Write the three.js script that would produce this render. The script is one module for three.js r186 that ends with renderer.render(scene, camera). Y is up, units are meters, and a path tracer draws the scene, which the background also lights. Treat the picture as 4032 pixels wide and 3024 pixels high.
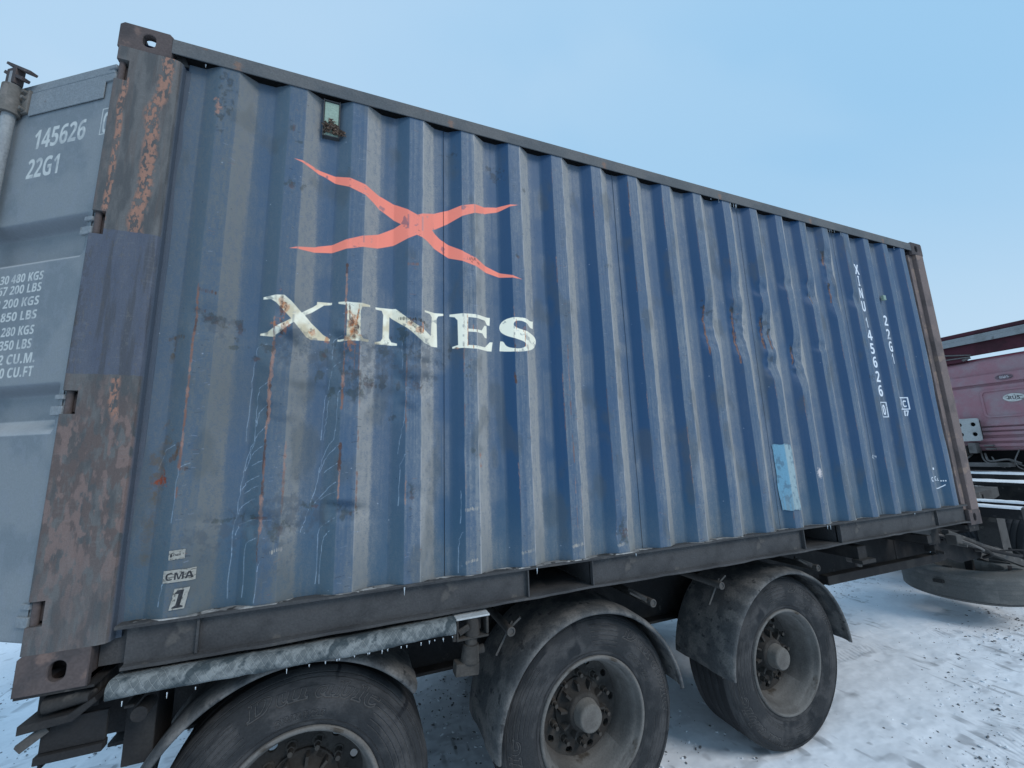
import * as THREE from 'three';
import { mergeGeometries } from 'three/addons/utils/BufferGeometryUtils.js';
import { RoundedBoxGeometry } from 'three/addons/geometries/RoundedBoxGeometry.js';

// ------------------------------------------------------------------ camera, sky, sun, exposure
const Y0 = 1.17;                                  // underside of the container above the snow
const scene = new THREE.Scene();
const camera = new THREE.PerspectiveCamera(87.353, 4 / 3, 0.05, 900);
{
  const right = new THREE.Vector3(0.93168169, -0.03184027, 0.36187764);
  const up = new THREE.Vector3(-0.03305768, 0.98458756, 0.17173973);
  const back = new THREE.Vector3(-0.36176846, -0.1719696, 0.91626963);
  camera.quaternion.setFromRotationMatrix(new THREE.Matrix4().makeBasis(right, up, back));
  camera.position.set(0.9853, Y0 + 0.713, 1.9143);
}
scene.add(camera);
const renderer = new THREE.WebGLRenderer({ antialias: true });
renderer.toneMapping = THREE.LinearToneMapping;
renderer.toneMappingExposure = 1.0;
renderer.shadowMap.enabled = true;

// seeded noise
function rng(seed) { let a = seed >>> 0; return () => { a = (a + 0x6D2B79F5) >>> 0; let t = a; t = Math.imul(t ^ (t >>> 15), t | 1); t ^= t + Math.imul(t ^ (t >>> 7), t | 61); return ((t ^ (t >>> 14)) >>> 0) / 4294967296; }; }
const HT = new Float32Array(65536); { const r = rng(77); for (let i = 0; i < 65536; i++) HT[i] = r(); }
function vn(x, y) {                                // value noise 0..1, repeats every 256
  const xi = Math.floor(x), yi = Math.floor(y); let fx = x - xi, fy = y - yi;
  fx = fx * fx * (3 - 2 * fx); fy = fy * fy * (3 - 2 * fy);
  const a = xi & 255, b = (xi + 1) & 255, c = (yi & 255) << 8, d = ((yi + 1) & 255) << 8;
  const p = HT[a | c], q = HT[b | c], r = HT[a | d], s = HT[b | d];
  return p + (q - p) * fx + (r - p) * fy + (p - q - r + s) * fx * fy;
}
function fbm(x, y, o = 4) { let s = 0, a = 0.5, t = 0; for (let i = 0; i < o; i++) { s += a * vn(x + i * 17.3, y + i * 9.7); t += a; a *= 0.5; x *= 2; y *= 2; } return s / t; }
function vnp(x, y, p) {                            // periodic value noise with period p
  const xi = Math.floor(x), yi = Math.floor(y); let fx = x - xi, fy = y - yi;
  fx = fx * fx * (3 - 2 * fx); fy = fy * fy * (3 - 2 * fy);
  const m = (v) => ((v % p) + p) % p;
  const a = m(xi), b = m(xi + 1), c = m(yi), d = m(yi + 1);
  const h = (i, j) => HT[((i * 7 + 13) & 255) | (((j * 11 + 5) & 255) << 8)];
  const P = h(a, c), q = h(b, c), r = h(a, d), s = h(b, d);
  return P + (q - P) * fx + (r - P) * fy + (P - q - r + s) * fx * fy;
}
function fbmp(u, v, f, o = 5) { let s = 0, a = 0.5, t = 0; for (let i = 0; i < o; i++) { s += a * vnp(u * f, v * f, f); t += a; a *= 0.55; f *= 2; } return s / t; }
const ss = (a, b, x) => { const t = Math.min(1, Math.max(0, (x - a) / (b - a))); return t * t * (3 - 2 * t); };
const mix = (a, b, t) => a + (b - a) * t;
const clamp = (x, a, b) => Math.min(b, Math.max(a, x));
const l2s = (v) => { v = clamp(v, 0, 1); return 255 * (v <= 0.0031308 ? v * 12.92 : 1.055 * Math.pow(v, 1 / 2.4) - 0.055); };
const s2l = (v) => { v /= 255; return v <= 0.04045 ? v / 12.92 : Math.pow((v + 0.055) / 1.055, 2.4); };

// pale winter dusk sky
{
  const W = 512, H = 256, d = new Float32Array(W * H * 4);
  for (let j = 0; j < H; j++) for (let i = 0; i < W; i++) {
    const phi = ((i + 0.5) / W - 0.5) * 2 * Math.PI, el = ((j + 0.5) / H - 0.5) * Math.PI;
    const x = Math.cos(el) * Math.cos(phi), y = Math.sin(el), z = Math.cos(el) * Math.sin(phi);
    const e = Math.max(0, y);
    const n = fbm(x * 1.6 + 5, z * 1.6 + y * 2.1 + 9, 4) - 0.5;
    const veil = ss(-0.55, 0.75, -x * 0.85 - 0.25 * z + n * 1.0);    // thin high cloud, thicker toward the rear
    const wisp = ss(0.50, 0.72, fbm(x * 3.1 + y * 2 + 31, z * 2.2 + y * 3.5 + 7, 5)); let t = ss(0.0, 0.55, e) * (1 - 0.78 * veil) + n * 0.14 - 0.22 * wisp; t = clamp(t, 0, 1);
    let r = mix(0.50, 0.335, t), g = mix(0.70, 0.595, t), b = mix(0.89, 0.86, t);
    const v2 = 0.16 * veil; r = mix(r, 0.52, v2); g = mix(g, 0.68, v2); b = mix(b, 0.93, v2);
    if (y < 0) { r = 0.40; g = 0.50; b = 0.62; }
    const k = (j * W + i) * 4; d[k] = r; d[k + 1] = g; d[k + 2] = b; d[k + 3] = 1;
  }
  const sky = new THREE.DataTexture(d, W, H, THREE.RGBAFormat, THREE.FloatType);
  sky.mapping = THREE.EquirectangularReflectionMapping; sky.magFilter = THREE.LinearFilter; sky.minFilter = THREE.LinearFilter; sky.wrapS = THREE.RepeatWrapping;
  sky.colorSpace = THREE.LinearSRGBColorSpace; sky.needsUpdate = true;
  scene.background = sky; scene.environment = sky;
}
const sun = new THREE.DirectionalLight(new THREE.Color(1.0, 0.93, 0.86), 1.7);
sun.position.set(13, 17, 16); sun.target.position.set(3, 1, -1);
sun.castShadow = true; sun.shadow.radius = 45; sun.shadow.mapSize.set(2048, 2048);
Object.assign(sun.shadow.camera, { left: -14, right: 14, top: 10, bottom: -10, near: 1, far: 60 });
scene.add(sun, sun.target);

// ------------------------------------------------------------------ textures
function texFrom(W, H, fn, srgb = true, repeat = true) {
  const d = new Uint8Array(W * H * 4);
  for (let j = 0; j < H; j++) for (let i = 0; i < W; i++) {
    const c = fn((i + 0.5) / W, (j + 0.5) / H), k = (j * W + i) * 4;
    if (srgb) { d[k] = l2s(c[0]); d[k + 1] = l2s(c[1]); d[k + 2] = l2s(c[2]); } else { const v = 255 * clamp(c, 0, 1); d[k] = d[k + 1] = d[k + 2] = v; }
    d[k + 3] = 255;
  }
  return dataTex(d, W, H, srgb, repeat);
}
function dataTex(d, W, H, srgb, repeat) {
  const t = new THREE.DataTexture(d, W, H, THREE.RGBAFormat);
  t.magFilter = THREE.LinearFilter; t.minFilter = THREE.LinearMipmapLinearFilter; t.generateMipmaps = true;
  if (repeat) t.wrapS = t.wrapT = THREE.RepeatWrapping;
  if (srgb) t.colorSpace = THREE.SRGBColorSpace;
  t.needsUpdate = true; return t;
}
const mix3 = (a, b, t) => [mix(a[0], b[0], t), mix(a[1], b[1], t), mix(a[2], b[2], t)];
// a tile of one metre: base colour, blotches of a second, specks of a third
function mottled(a, b, c, { f = 6, lo = 0.4, hi = 0.65, speck = 0.72, grain = 0.12, stretch = 1, N = 512 } = {}) {
  return texFrom(N, N, (u, v) => {
    const n = fbmp(u, v, f, 5), m = fbmp(u + 0.37, v + 0.11, f * 2, 5), g = vnp(u * 200, v * 200, 200) - 0.5;
    let k = mix3(a, b, ss(lo, hi, n)); k = mix3(k, c, ss(speck, speck + 0.12, m));
    const q = 1 + grain * g * 2; return [k[0] * q, k[1] * q, k[2] * q];
  });
}
const bumpFine = texFrom(512, 512, (u, v) => 0.55 * fbmp(u, v, 24, 5) + 0.45 * vnp(u * 220, v * 220, 220), false);
const bumpRough = texFrom(512, 512, (u, v) => 0.8 * fbmp(u, v, 9, 6) + 0.2 * vnp(u * 180, v * 180, 180), false);
function mat(map, o = {}) {
  const { color = 0xffffff, roughness = 0.85, metalness = 0, bump = bumpFine, bumpScale = 0.002, ...rest } = o;
  return new THREE.MeshPhysicalMaterial({ map, color, roughness, metalness, bumpMap: bump, bumpScale, specularIntensity: 0.4, ...rest });
}
const M = {};
M.rail = mat(mottled([0.064, 0.065, 0.068], [0.044, 0.045, 0.048], [0.092, 0.088, 0.085], { f: 5, speck: 0.62 }), { roughness: 0.75 });
M.topRail = mat(mottled([0.0863, 0.096, 0.105], [0.1125, 0.1162, 0.12], [0.2025, 0.1275, 0.0975], { f: 5, speck: 0.68 }), { roughness: 0.7 });
M.chassis = mat(mottled([0.0238, 0.0238, 0.0252], [0.0385, 0.0371, 0.0364], [0.07, 0.0658, 0.0616], { f: 6, speck: 0.7 }), { roughness: 0.85 });
M.chassisLight = mat(mottled([0.0864, 0.0842, 0.0821], [0.0612, 0.059, 0.0576], [0.1368, 0.1296, 0.1188], { f: 6, speck: 0.66 }), { roughness: 0.9 });
M.rust = mat(mottled([0.1692, 0.1332, 0.126], [0.1224, 0.1008, 0.0972], [0.216, 0.162, 0.1368], { f: 7, speck: 0.6 }), { roughness: 0.9, bump: bumpRough, bumpScale: 0.003 });
M.casting = mat(mottled([0.0938, 0.0765, 0.075], [0.066, 0.0585, 0.06], [0.15, 0.1087, 0.0975], { f: 7, speck: 0.64 }), { roughness: 0.9, bump: bumpRough, bumpScale: 0.003 });
M.rubber = mat(mottled([0.0285, 0.03, 0.033], [0.045, 0.0457, 0.0488], [0.0195, 0.021, 0.0232], { f: 6, speck: 0.66, lo: 0.42, hi: 0.7 }), { roughness: 0.9 });
M.guard = mat(mottled([0.0767, 0.0805, 0.0842], [0.1451, 0.1422, 0.1386], [0.0515, 0.0533, 0.0562], { f: 14, speck: 0.66, lo: 0.36, hi: 0.66, grain: 0.2 }), { roughness: 0.85 });
M.rim = mat(mottled([0.1499, 0.1454, 0.1388], [0.0926, 0.0881, 0.0837], [0.0661, 0.0573, 0.0485], { f: 4, speck: 0.66, lo: 0.42, hi: 0.72 }), { roughness: 0.8 });
M.rimDark = mat(mottled([0.0422, 0.0397, 0.0377], [0.0694, 0.0645, 0.0595], [0.0248, 0.0223, 0.0208], { f: 7, speck: 0.66 }), { roughness: 0.9 });
M.hubCap = mat(mottled([0.1438, 0.1377, 0.1285], [0.1102, 0.104, 0.0979], [0.1836, 0.1714, 0.1591], { f: 7, speck: 0.62 }), { roughness: 0.95, bump: bumpRough, bumpScale: 0.002 });
M.snow = mat(mottled([0.80, 0.81, 0.82], [0.72, 0.73, 0.75], [0.58, 0.57, 0.56], { f: 8, speck: 0.74, grain: 0.05 }), { roughness: 0.95, bump: bumpRough, bumpScale: 0.006 });
M.ice = new THREE.MeshPhysicalMaterial({ color: 0xe6eef4, roughness: 0.25, transmission: 0.5, thickness: 0.01, ior: 1.31 });
M.black = mat(null, { color: 0x0b0b0c, roughness: 0.9 });
M.floor = mat(mottled([0.10, 0.08, 0.065], [0.075, 0.06, 0.05], [0.05, 0.045, 0.04], {}), {});
M.ventilator = mat(mottled([0.27, 0.36, 0.30], [0.23, 0.31, 0.27], [0.15, 0.18, 0.16], { f: 6 }), { roughness: 0.7 });
M.rustFlake = mat(mottled([0.10, 0.068, 0.05], [0.035, 0.027, 0.024], [0.20, 0.15, 0.12], { f: 30, speck: 0.58, lo: 0.42, hi: 0.56 }), { roughness: 1, bump: bumpRough, bumpScale: 0.006 });
M.silver = mat(mottled([0.27, 0.285, 0.2925], [0.21, 0.2175, 0.2175], [0.15, 0.15, 0.15], { f: 5 }), { roughness: 0.6 });
M.cabDark = mat(mottled([0.075, 0.022, 0.032], [0.05, 0.018, 0.024], [0.09, 0.045, 0.05], { f: 5 }), { roughness: 0.7 });
M.hose = mat(mottled([0.16, 0.15, 0.145], [0.09, 0.085, 0.08], [0.24, 0.22, 0.2], { f: 6 }), { roughness: 0.9 });

// ------------------------------------------------------------------ builders
const used = new Map();
function numbered(n) { const k = used.get(n) || 0; used.set(n, k + 1); return k ? n + '_' + String(k).padStart(3, '0') : n; }
function thing(name, label, category, pos = [0, 0, 0], extra = {}) {
  const g = new THREE.Group(); g.name = numbered(name); g.position.set(...pos);
  g.userData = { label, category, ...extra }; scene.add(g); return g;
}
// uv in metres by the dominant direction of each face
function uvMetric(g0, s = 1) {
  const g = g0.index ? g0.toNonIndexed() : g0; const p = g.attributes.position, n = p.count, uv = new Float32Array(n * 2);
  const a = new THREE.Vector3(), b = new THREE.Vector3(), c = new THREE.Vector3(), e = new THREE.Vector3();
  for (let i = 0; i < n; i += 3) {
    a.fromBufferAttribute(p, i); b.fromBufferAttribute(p, i + 1); c.fromBufferAttribute(p, i + 2);
    e.crossVectors(b.clone().sub(a), c.clone().sub(a)); const x = Math.abs(e.x), y = Math.abs(e.y), z = Math.abs(e.z);
    for (let k = 0; k < 3; k++) {
      const q = [a, b, c][k]; let u, v;
      if (z >= x && z >= y) { u = q.x; v = q.y; } else if (x >= y) { u = q.z; v = q.y; } else { u = q.x; v = q.z; }
      uv[(i + k) * 2] = u * s; uv[(i + k) * 2 + 1] = v * s;
    }
  }
  g.setAttribute('uv', new THREE.BufferAttribute(uv, 2)); return g;
}
function clean(g) { const q = g.index ? g.toNonIndexed() : g; for (const k of Object.keys(q.attributes)) if (!['position', 'normal', 'uv'].includes(k)) q.deleteAttribute(k); if (!q.attributes.uv) q.setAttribute('uv', new THREE.BufferAttribute(new Float32Array(q.attributes.position.count * 2), 2)); return q; }
function part(name, geos, material, parent, s = 1, keepUv = false) {
  const list = (Array.isArray(geos) ? geos : [geos]).map(clean);
  let g = list.length > 1 ? mergeGeometries(list) : list[0];
  if (!keepUv) g = uvMetric(g, s);
  const m = new THREE.Mesh(g, material); m.name = name; m.castShadow = m.receiveShadow = true; parent.add(m); return m;
}
// box by its limits, edges rounded when large enough
function bx(x0, x1, y0, y1, z0, z1, r = 0.004) {
  const w = x1 - x0, h = y1 - y0, d = z1 - z0, rr = Math.min(r, 0.45 * Math.min(w, h, d));
  const g = rr > 0.0008 ? new RoundedBoxGeometry(w, h, d, 1, rr) : new THREE.BoxGeometry(w, h, d);
  g.translate((x0 + x1) / 2, (y0 + y1) / 2, (z0 + z1) / 2); return g;
}
function cyl(a, b, r0, r1 = r0, seg = 16) {
  const A = new THREE.Vector3(...a), B = new THREE.Vector3(...b), d = B.clone().sub(A), L = d.length();
  const g = new THREE.CylinderGeometry(r1, r0, L, seg); g.translate(0, L / 2, 0);
  g.applyQuaternion(new THREE.Quaternion().setFromUnitVectors(new THREE.Vector3(0, 1, 0), d.normalize())); g.translate(A.x, A.y, A.z); return g;
}
function tube(pts, r, seg = 24, rad = 8) { return new THREE.TubeGeometry(new THREE.CatmullRomCurve3(pts.map((p) => new THREE.Vector3(...p))), seg, r, rad); }
function bar(a, b, w, h) {                         // box beam between two points, w along the horizontal normal, h upward
  const A = new THREE.Vector3(...a), B = new THREE.Vector3(...b), d = B.clone().sub(A), L = d.length(); d.normalize();
  const side = new THREE.Vector3().crossVectors(d, new THREE.Vector3(0, 1, 0)).normalize(), up = new THREE.Vector3().crossVectors(side, d);
  const g = new RoundedBoxGeometry(L, h, w, 1, Math.min(w, h) * 0.08); g.applyMatrix4(new THREE.Matrix4().makeBasis(d, up, side)); g.translate((A.x + B.x) / 2, (A.y + B.y) / 2, (A.z + B.z) / 2); return g;
}
// extrude an outline given in (x, y) over depth z0..z1
function extr(pts, z0, z1, holes = [], bevel = 0.003) {
  const sh = new THREE.Shape(pts.map((p) => new THREE.Vector2(...p)));
  for (const h of holes) sh.holes.push(h);
  const g = new THREE.ExtrudeGeometry(sh, { depth: z1 - z0 - 2 * bevel, bevelEnabled: bevel > 0, bevelSize: bevel, bevelThickness: bevel, bevelSegments: 1, curveSegments: 12 });
  g.translate(0, 0, z0 + bevel); return g;
}
function oval(cx, cy, w, h) {                      // stadium-shaped hole
  const p = new THREE.Path(); const n = 20, r = Math.min(w, h) / 2, a = w / 2 - r, b = h / 2 - r;
  for (let i = 0; i <= n; i++) { const t = i / n * Math.PI * 2, c = Math.cos(t), s = Math.sin(t); const x = cx + Math.sign(c) * a * (Math.abs(c) > 1e-6 ? 1 : 0) + r * c, y = cy + Math.sign(s) * b * (Math.abs(s) > 1e-6 ? 1 : 0) + r * s; i ? p.lineTo(x, y) : p.moveTo(x, y); }
  return p;
}
function jag(pts, amp, seed) { const r = rng(seed); return pts.map((p) => p.map((v) => v + (r() - 0.5) * amp)); }

// ================================================================== GROUND
{
  const N = 2048, S = 10;                           // ten metres of trodden snow, repeated
  // pressed wheel tracks wander along the yard; lugs show across each of them
  const TR = [[0.035, 0.011, 0.4], [0.062, 0.011, 0.4], [0.16, -0.016, 1.9], [0.187, -0.016, 1.9], [0.31, 0.02, 3.1], [0.337, 0.02, 3.1], [0.52, 0.012, 5], [0.74, -0.02, 0.9], [0.767, -0.02, 0.9], [0.93, 0.014, 2.2]];
  const track = (u, v) => { let t = 0, lug = 0; for (const [c, a, p] of TR) { let d = v - c - a * Math.sin(6.2832 * u + p); d -= Math.round(d); const q = Math.abs(d) / 0.0125; if (q < 1.25) { const e = ss(1.2, 0.85, q); t = Math.max(t, e); lug = Math.max(lug, e * ss(-0.1, 0.5, Math.sin(6.2832 * (u * 230 + Math.abs(d) * 120 + 0.5 * vnp(u * 90, v * 90, 90))))); } } return [t, lug]; };
  const gc = texFrom(N, N, (u, v) => {
    const big = fbmp(u, v, 5, 4), mid = fbmp(u + 0.3, v + 0.7, 22, 4), fine = vnp(u * 240, v * 90, 240), g2 = vnp(u * 600, v * 600, 600), sm = fbmp(u + 0.15, v * 2, 60, 3);
    const [t, lug] = track(u, v), pres = ss(0.44, 0.62, fbmp(u + 0.6, v + 0.2, 6, 3));
    let dirt = ss(0.60, 0.80, mid) * 0.20 + ss(0.55, 0.85, big) * 0.16 + pres * (t * 0.05 + lug * 0.07 * ss(0.3, 0.6, mid));
    dirt += ss(0.62, 0.78, sm) * ss(0.42, 0.60, mid) * 0.36 + ss(0.76, 0.93, fine) * ss(0.42, 0.62, mid) * 0.55;
    dirt = clamp(dirt, 0, 0.8);
    const s = 0.86 + 0.05 * (g2 - 0.5) - 0.05 * (big - 0.5);
    return mix3([s * 0.90, s * 0.96, s * 1.035], [0.26, 0.28, 0.31], dirt);
  });
  const gb = texFrom(2048, 2048, (u, v) => {
    const mid = fbmp(u + 0.3, v + 0.7, 22, 5), f = vnp(u * 150, v * 150, 150), sm = fbmp(u + 0.15, v * 2, 60, 3), [t, lug] = track(u, v), pres = ss(0.44, 0.62, fbmp(u + 0.6, v + 0.2, 6, 3));
    return 0.62 * mid + 0.12 * f + 0.2 * sm - pres * ss(0.3, 0.6, mid) * (0.06 * t + 0.05 * lug) + 0.06;
  }, false);
  const m = new THREE.MeshStandardMaterial({ map: gc, bumpMap: gb, bumpScale: 0.04, roughness: 0.95 });
  // one sheet, fine near the trailer and coarse toward the horizon
  const axis = (lo, hi, c) => { const a = []; for (let x = lo; x <= hi + 1e-6; x += c) a.push(x); let s = c, x = hi; while (x < 420) { s *= 1.3; x += s; a.push(x); } s = c; x = lo; const b = []; while (x > -420) { s *= 1.3; x -= s; b.unshift(x); } return b.concat(a); };
  const X = axis(-4, 13, 0.05), Z = axis(-7, 3, 0.05);
  const pos = [], uv = [], idx = [];
  for (const z of Z) for (const x of X) {
    const near = (1 - ss(12, 30, Math.abs(x - 3))) * (1 - ss(9, 26, Math.abs(z + 2)));
    const rutn = Math.sin((x * 0.5 + z) * 6.2832 * 0.55 + 1.2 * fbm(x * 0.4, z * 0.4, 2));
    pos.push(x, near * (0.035 * (fbm(x * 2.2 + 40, z * 2.2 + 40, 5) - 0.5) + 0.012 * (vn(x * 14 + 3, z * 14 + 8) - 0.5) + 0.006 * rutn) + (1 - near) * 0.15 * (fbm(x * 0.05 + 90, z * 0.05 + 90, 3) - 0.5), z);
    uv.push(x / S, z / S);
  }
  const w = X.length;
  for (let j = 0; j + 1 < Z.length; j++) for (let i = 0; i + 1 < w; i++) { const a = j * w + i; idx.push(a, a + w, a + 1, a + 1, a + w, a + w + 1); }
  const g = new THREE.BufferGeometry(); g.setAttribute('position', new THREE.Float32BufferAttribute(pos, 3)); g.setAttribute('uv', new THREE.Float32BufferAttribute(uv, 2)); g.setIndex(idx); g.computeVertexNormals();
  const mesh = new THREE.Mesh(g, m); mesh.name = 'snowy_ground'; mesh.receiveShadow = true; mesh.userData = { kind: 'structure', label: 'trodden snow with dark soil specks under and around the trailer', category: 'ground' }; scene.add(mesh);
  // crumbs of soil and lumps of trodden snow
  const scatter = (name, n, seed, material, s0, s1, label, cat) => {
    const g0 = new THREE.IcosahedronGeometry(1, 0), r = rng(seed), im = new THREE.InstancedMesh(g0, material, n), o = new THREE.Object3D();
    let k = 0;
    while (k < n) {
      const x = -3.5 + 15 * r(), z = -6.5 + 9.0 * r();
      const dens = ss(0.34, 0.62, fbm(x * 1.1 + 7, z * 1.1 + 3, 3));
      if (r() > dens * 0.96 + 0.04) continue;
      const s = s0 + (s1 - s0) * Math.pow(r(), 3.2);
      o.position.set(x, 0.035 * (fbm(x * 2.2 + 40, z * 2.2 + 40, 5) - 0.5) + s * 0.15, z); o.rotation.set((r() - 0.5) * 0.6, r() * 6.28, (r() - 0.5) * 0.6); o.scale.set(s * (0.8 + r()), s * (0.30 + 0.3 * r()), s * (0.6 + 0.5 * r())); o.updateMatrix();
      im.setMatrixAt(k++, o.matrix);
    }
    im.name = name; im.castShadow = im.receiveShadow = true; im.userData = { kind: 'stuff', label, category: cat }; scene.add(im);
  };
  scatter('soil_crumbs', 20000, 5, mat(null, { color: new THREE.Color(0.15, 0.152, 0.16), roughness: 1, bump: null }), 0.003, 0.0115, 'dark soil crumbs scattered over the trodden snow', 'soil');
  scatter('snow_lumps', 12000, 6, mat(null, { color: new THREE.Color(0.78, 0.83, 0.88), roughness: 1, bump: null }), 0.004, 0.013, 'small loose snow lumps lying on the yard', 'snow');
}

// ================================================================== SHIPPING CONTAINER
const L = 6.058, W = 2.438, H = 2.591;
const box = thing('shipping_container', 'weathered blue corrugated twenty-foot container with orange X emblem, standing on the trailer', 'shipping container', [0, Y0, 0]);
const PITCH = 0.2807, F0 = 0.401;
function zProf(x) {
  const k = clamp(Math.round((x - F0) / PITCH), 0, 19); let s = 0;
  for (let i = -1; i <= 1; i++) { const d = Math.abs(x + i * 0.0014 - F0 - PITCH * k); s += clamp((d - 0.036) / 0.068, 0, 1); }
  return -0.008 - 0.040 * s / 3;
}
const DENTS = [[3.20, 1.53, 0.06, 0.13, 0.032], [3.47, 1.53, 0.06, 0.16, 0.034], [3.75, 1.52, 0.065, 0.13, 0.034], [3.75, 1.28, 0.06, 0.07, 0.028], [4.03, 1.33, 0.06, 0.14, 0.028], [4.03, 1.93, 0.05, 0.04, 0.011], [4.31, 1.9, 0.055, 0.08, 0.02], [4.31, 1.45, 0.05, 0.03, 0.01], [4.59, 2.15, 0.055, 0.14, 0.022], [4.6, 1.87, 0.05, 0.1, 0.017], [3.48, 1.83, 0.05, 0.09, 0.013], [3.74, 1.85, 0.05, 0.04, 0.012], [4.87, 1.9, 0.05, 0.05, 0.012],
  [0.40, 1.30, 0.06, 0.05, 0.012], [0.68, 1.20, 0.07, 0.07, 0.02], [0.95, 1.18, 0.08, 0.08, 0.022], [0.97, 0.99, 0.07, 0.05, 0.02], [1.24, 1.08, 0.08, 0.06, 0.017], [1.25, 1.2, 0.06, 0.05, 0.018], [0.68, 0.45, 0.07, 0.035, 0.019], [0.97, 0.49, 0.07, 0.03, 0.018], [0.55, 0.5, 0.12, 0.02, 0.008], [1.25, 0.54, 0.05, 0.03, 0.013], [1.53, 0.73, 0.05, 0.06, 0.009], [0.69, 1.37, 0.05, 0.05, 0.014], [0.96, 1.36, 0.05, 0.06, 0.016], [1.24, 1.38, 0.05, 0.03, 0.016], [0.83, 1.2, 0.1, 0.03, 0.010], [1.1, 1.22, 0.1, 0.03, 0.009], [2.37, 0.27, 0.05, 0.06, 0.012]];
{ const r = rng(404); for (let i = 0; i < 22; i++) DENTS.push([0.62 + 0.72 * r(), 0.86 + 0.42 * r(), 0.025 + 0.05 * r(), 0.015 + 0.03 * r(), (r() > 0.25 ? 1 : -0.6) * (0.009 + 0.014 * r())]); for (let i = 0; i < 9; i++) DENTS.push([0.5 + 0.6 * r(), 0.38 + 0.16 * r(), 0.03 + 0.05 * r(), 0.012 + 0.02 * r(), 0.005 + 0.008 * r()]); }
function dent(x, y) {
  let s = 0;
  for (const [a, b, rx, ry, d] of DENTS) { const dx = (x - a) / rx, dy = (y - b) / ry; if (Math.abs(dx) < 2.4 && Math.abs(dy) < 2.4) { const q = dx * dx + dy * dy; s += d * Math.exp(-q * q * 0.5) * (0.7 + 0.6 * vn(x * 30, y * 30)); } }
  return Math.min(s, 0.036);
}
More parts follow.
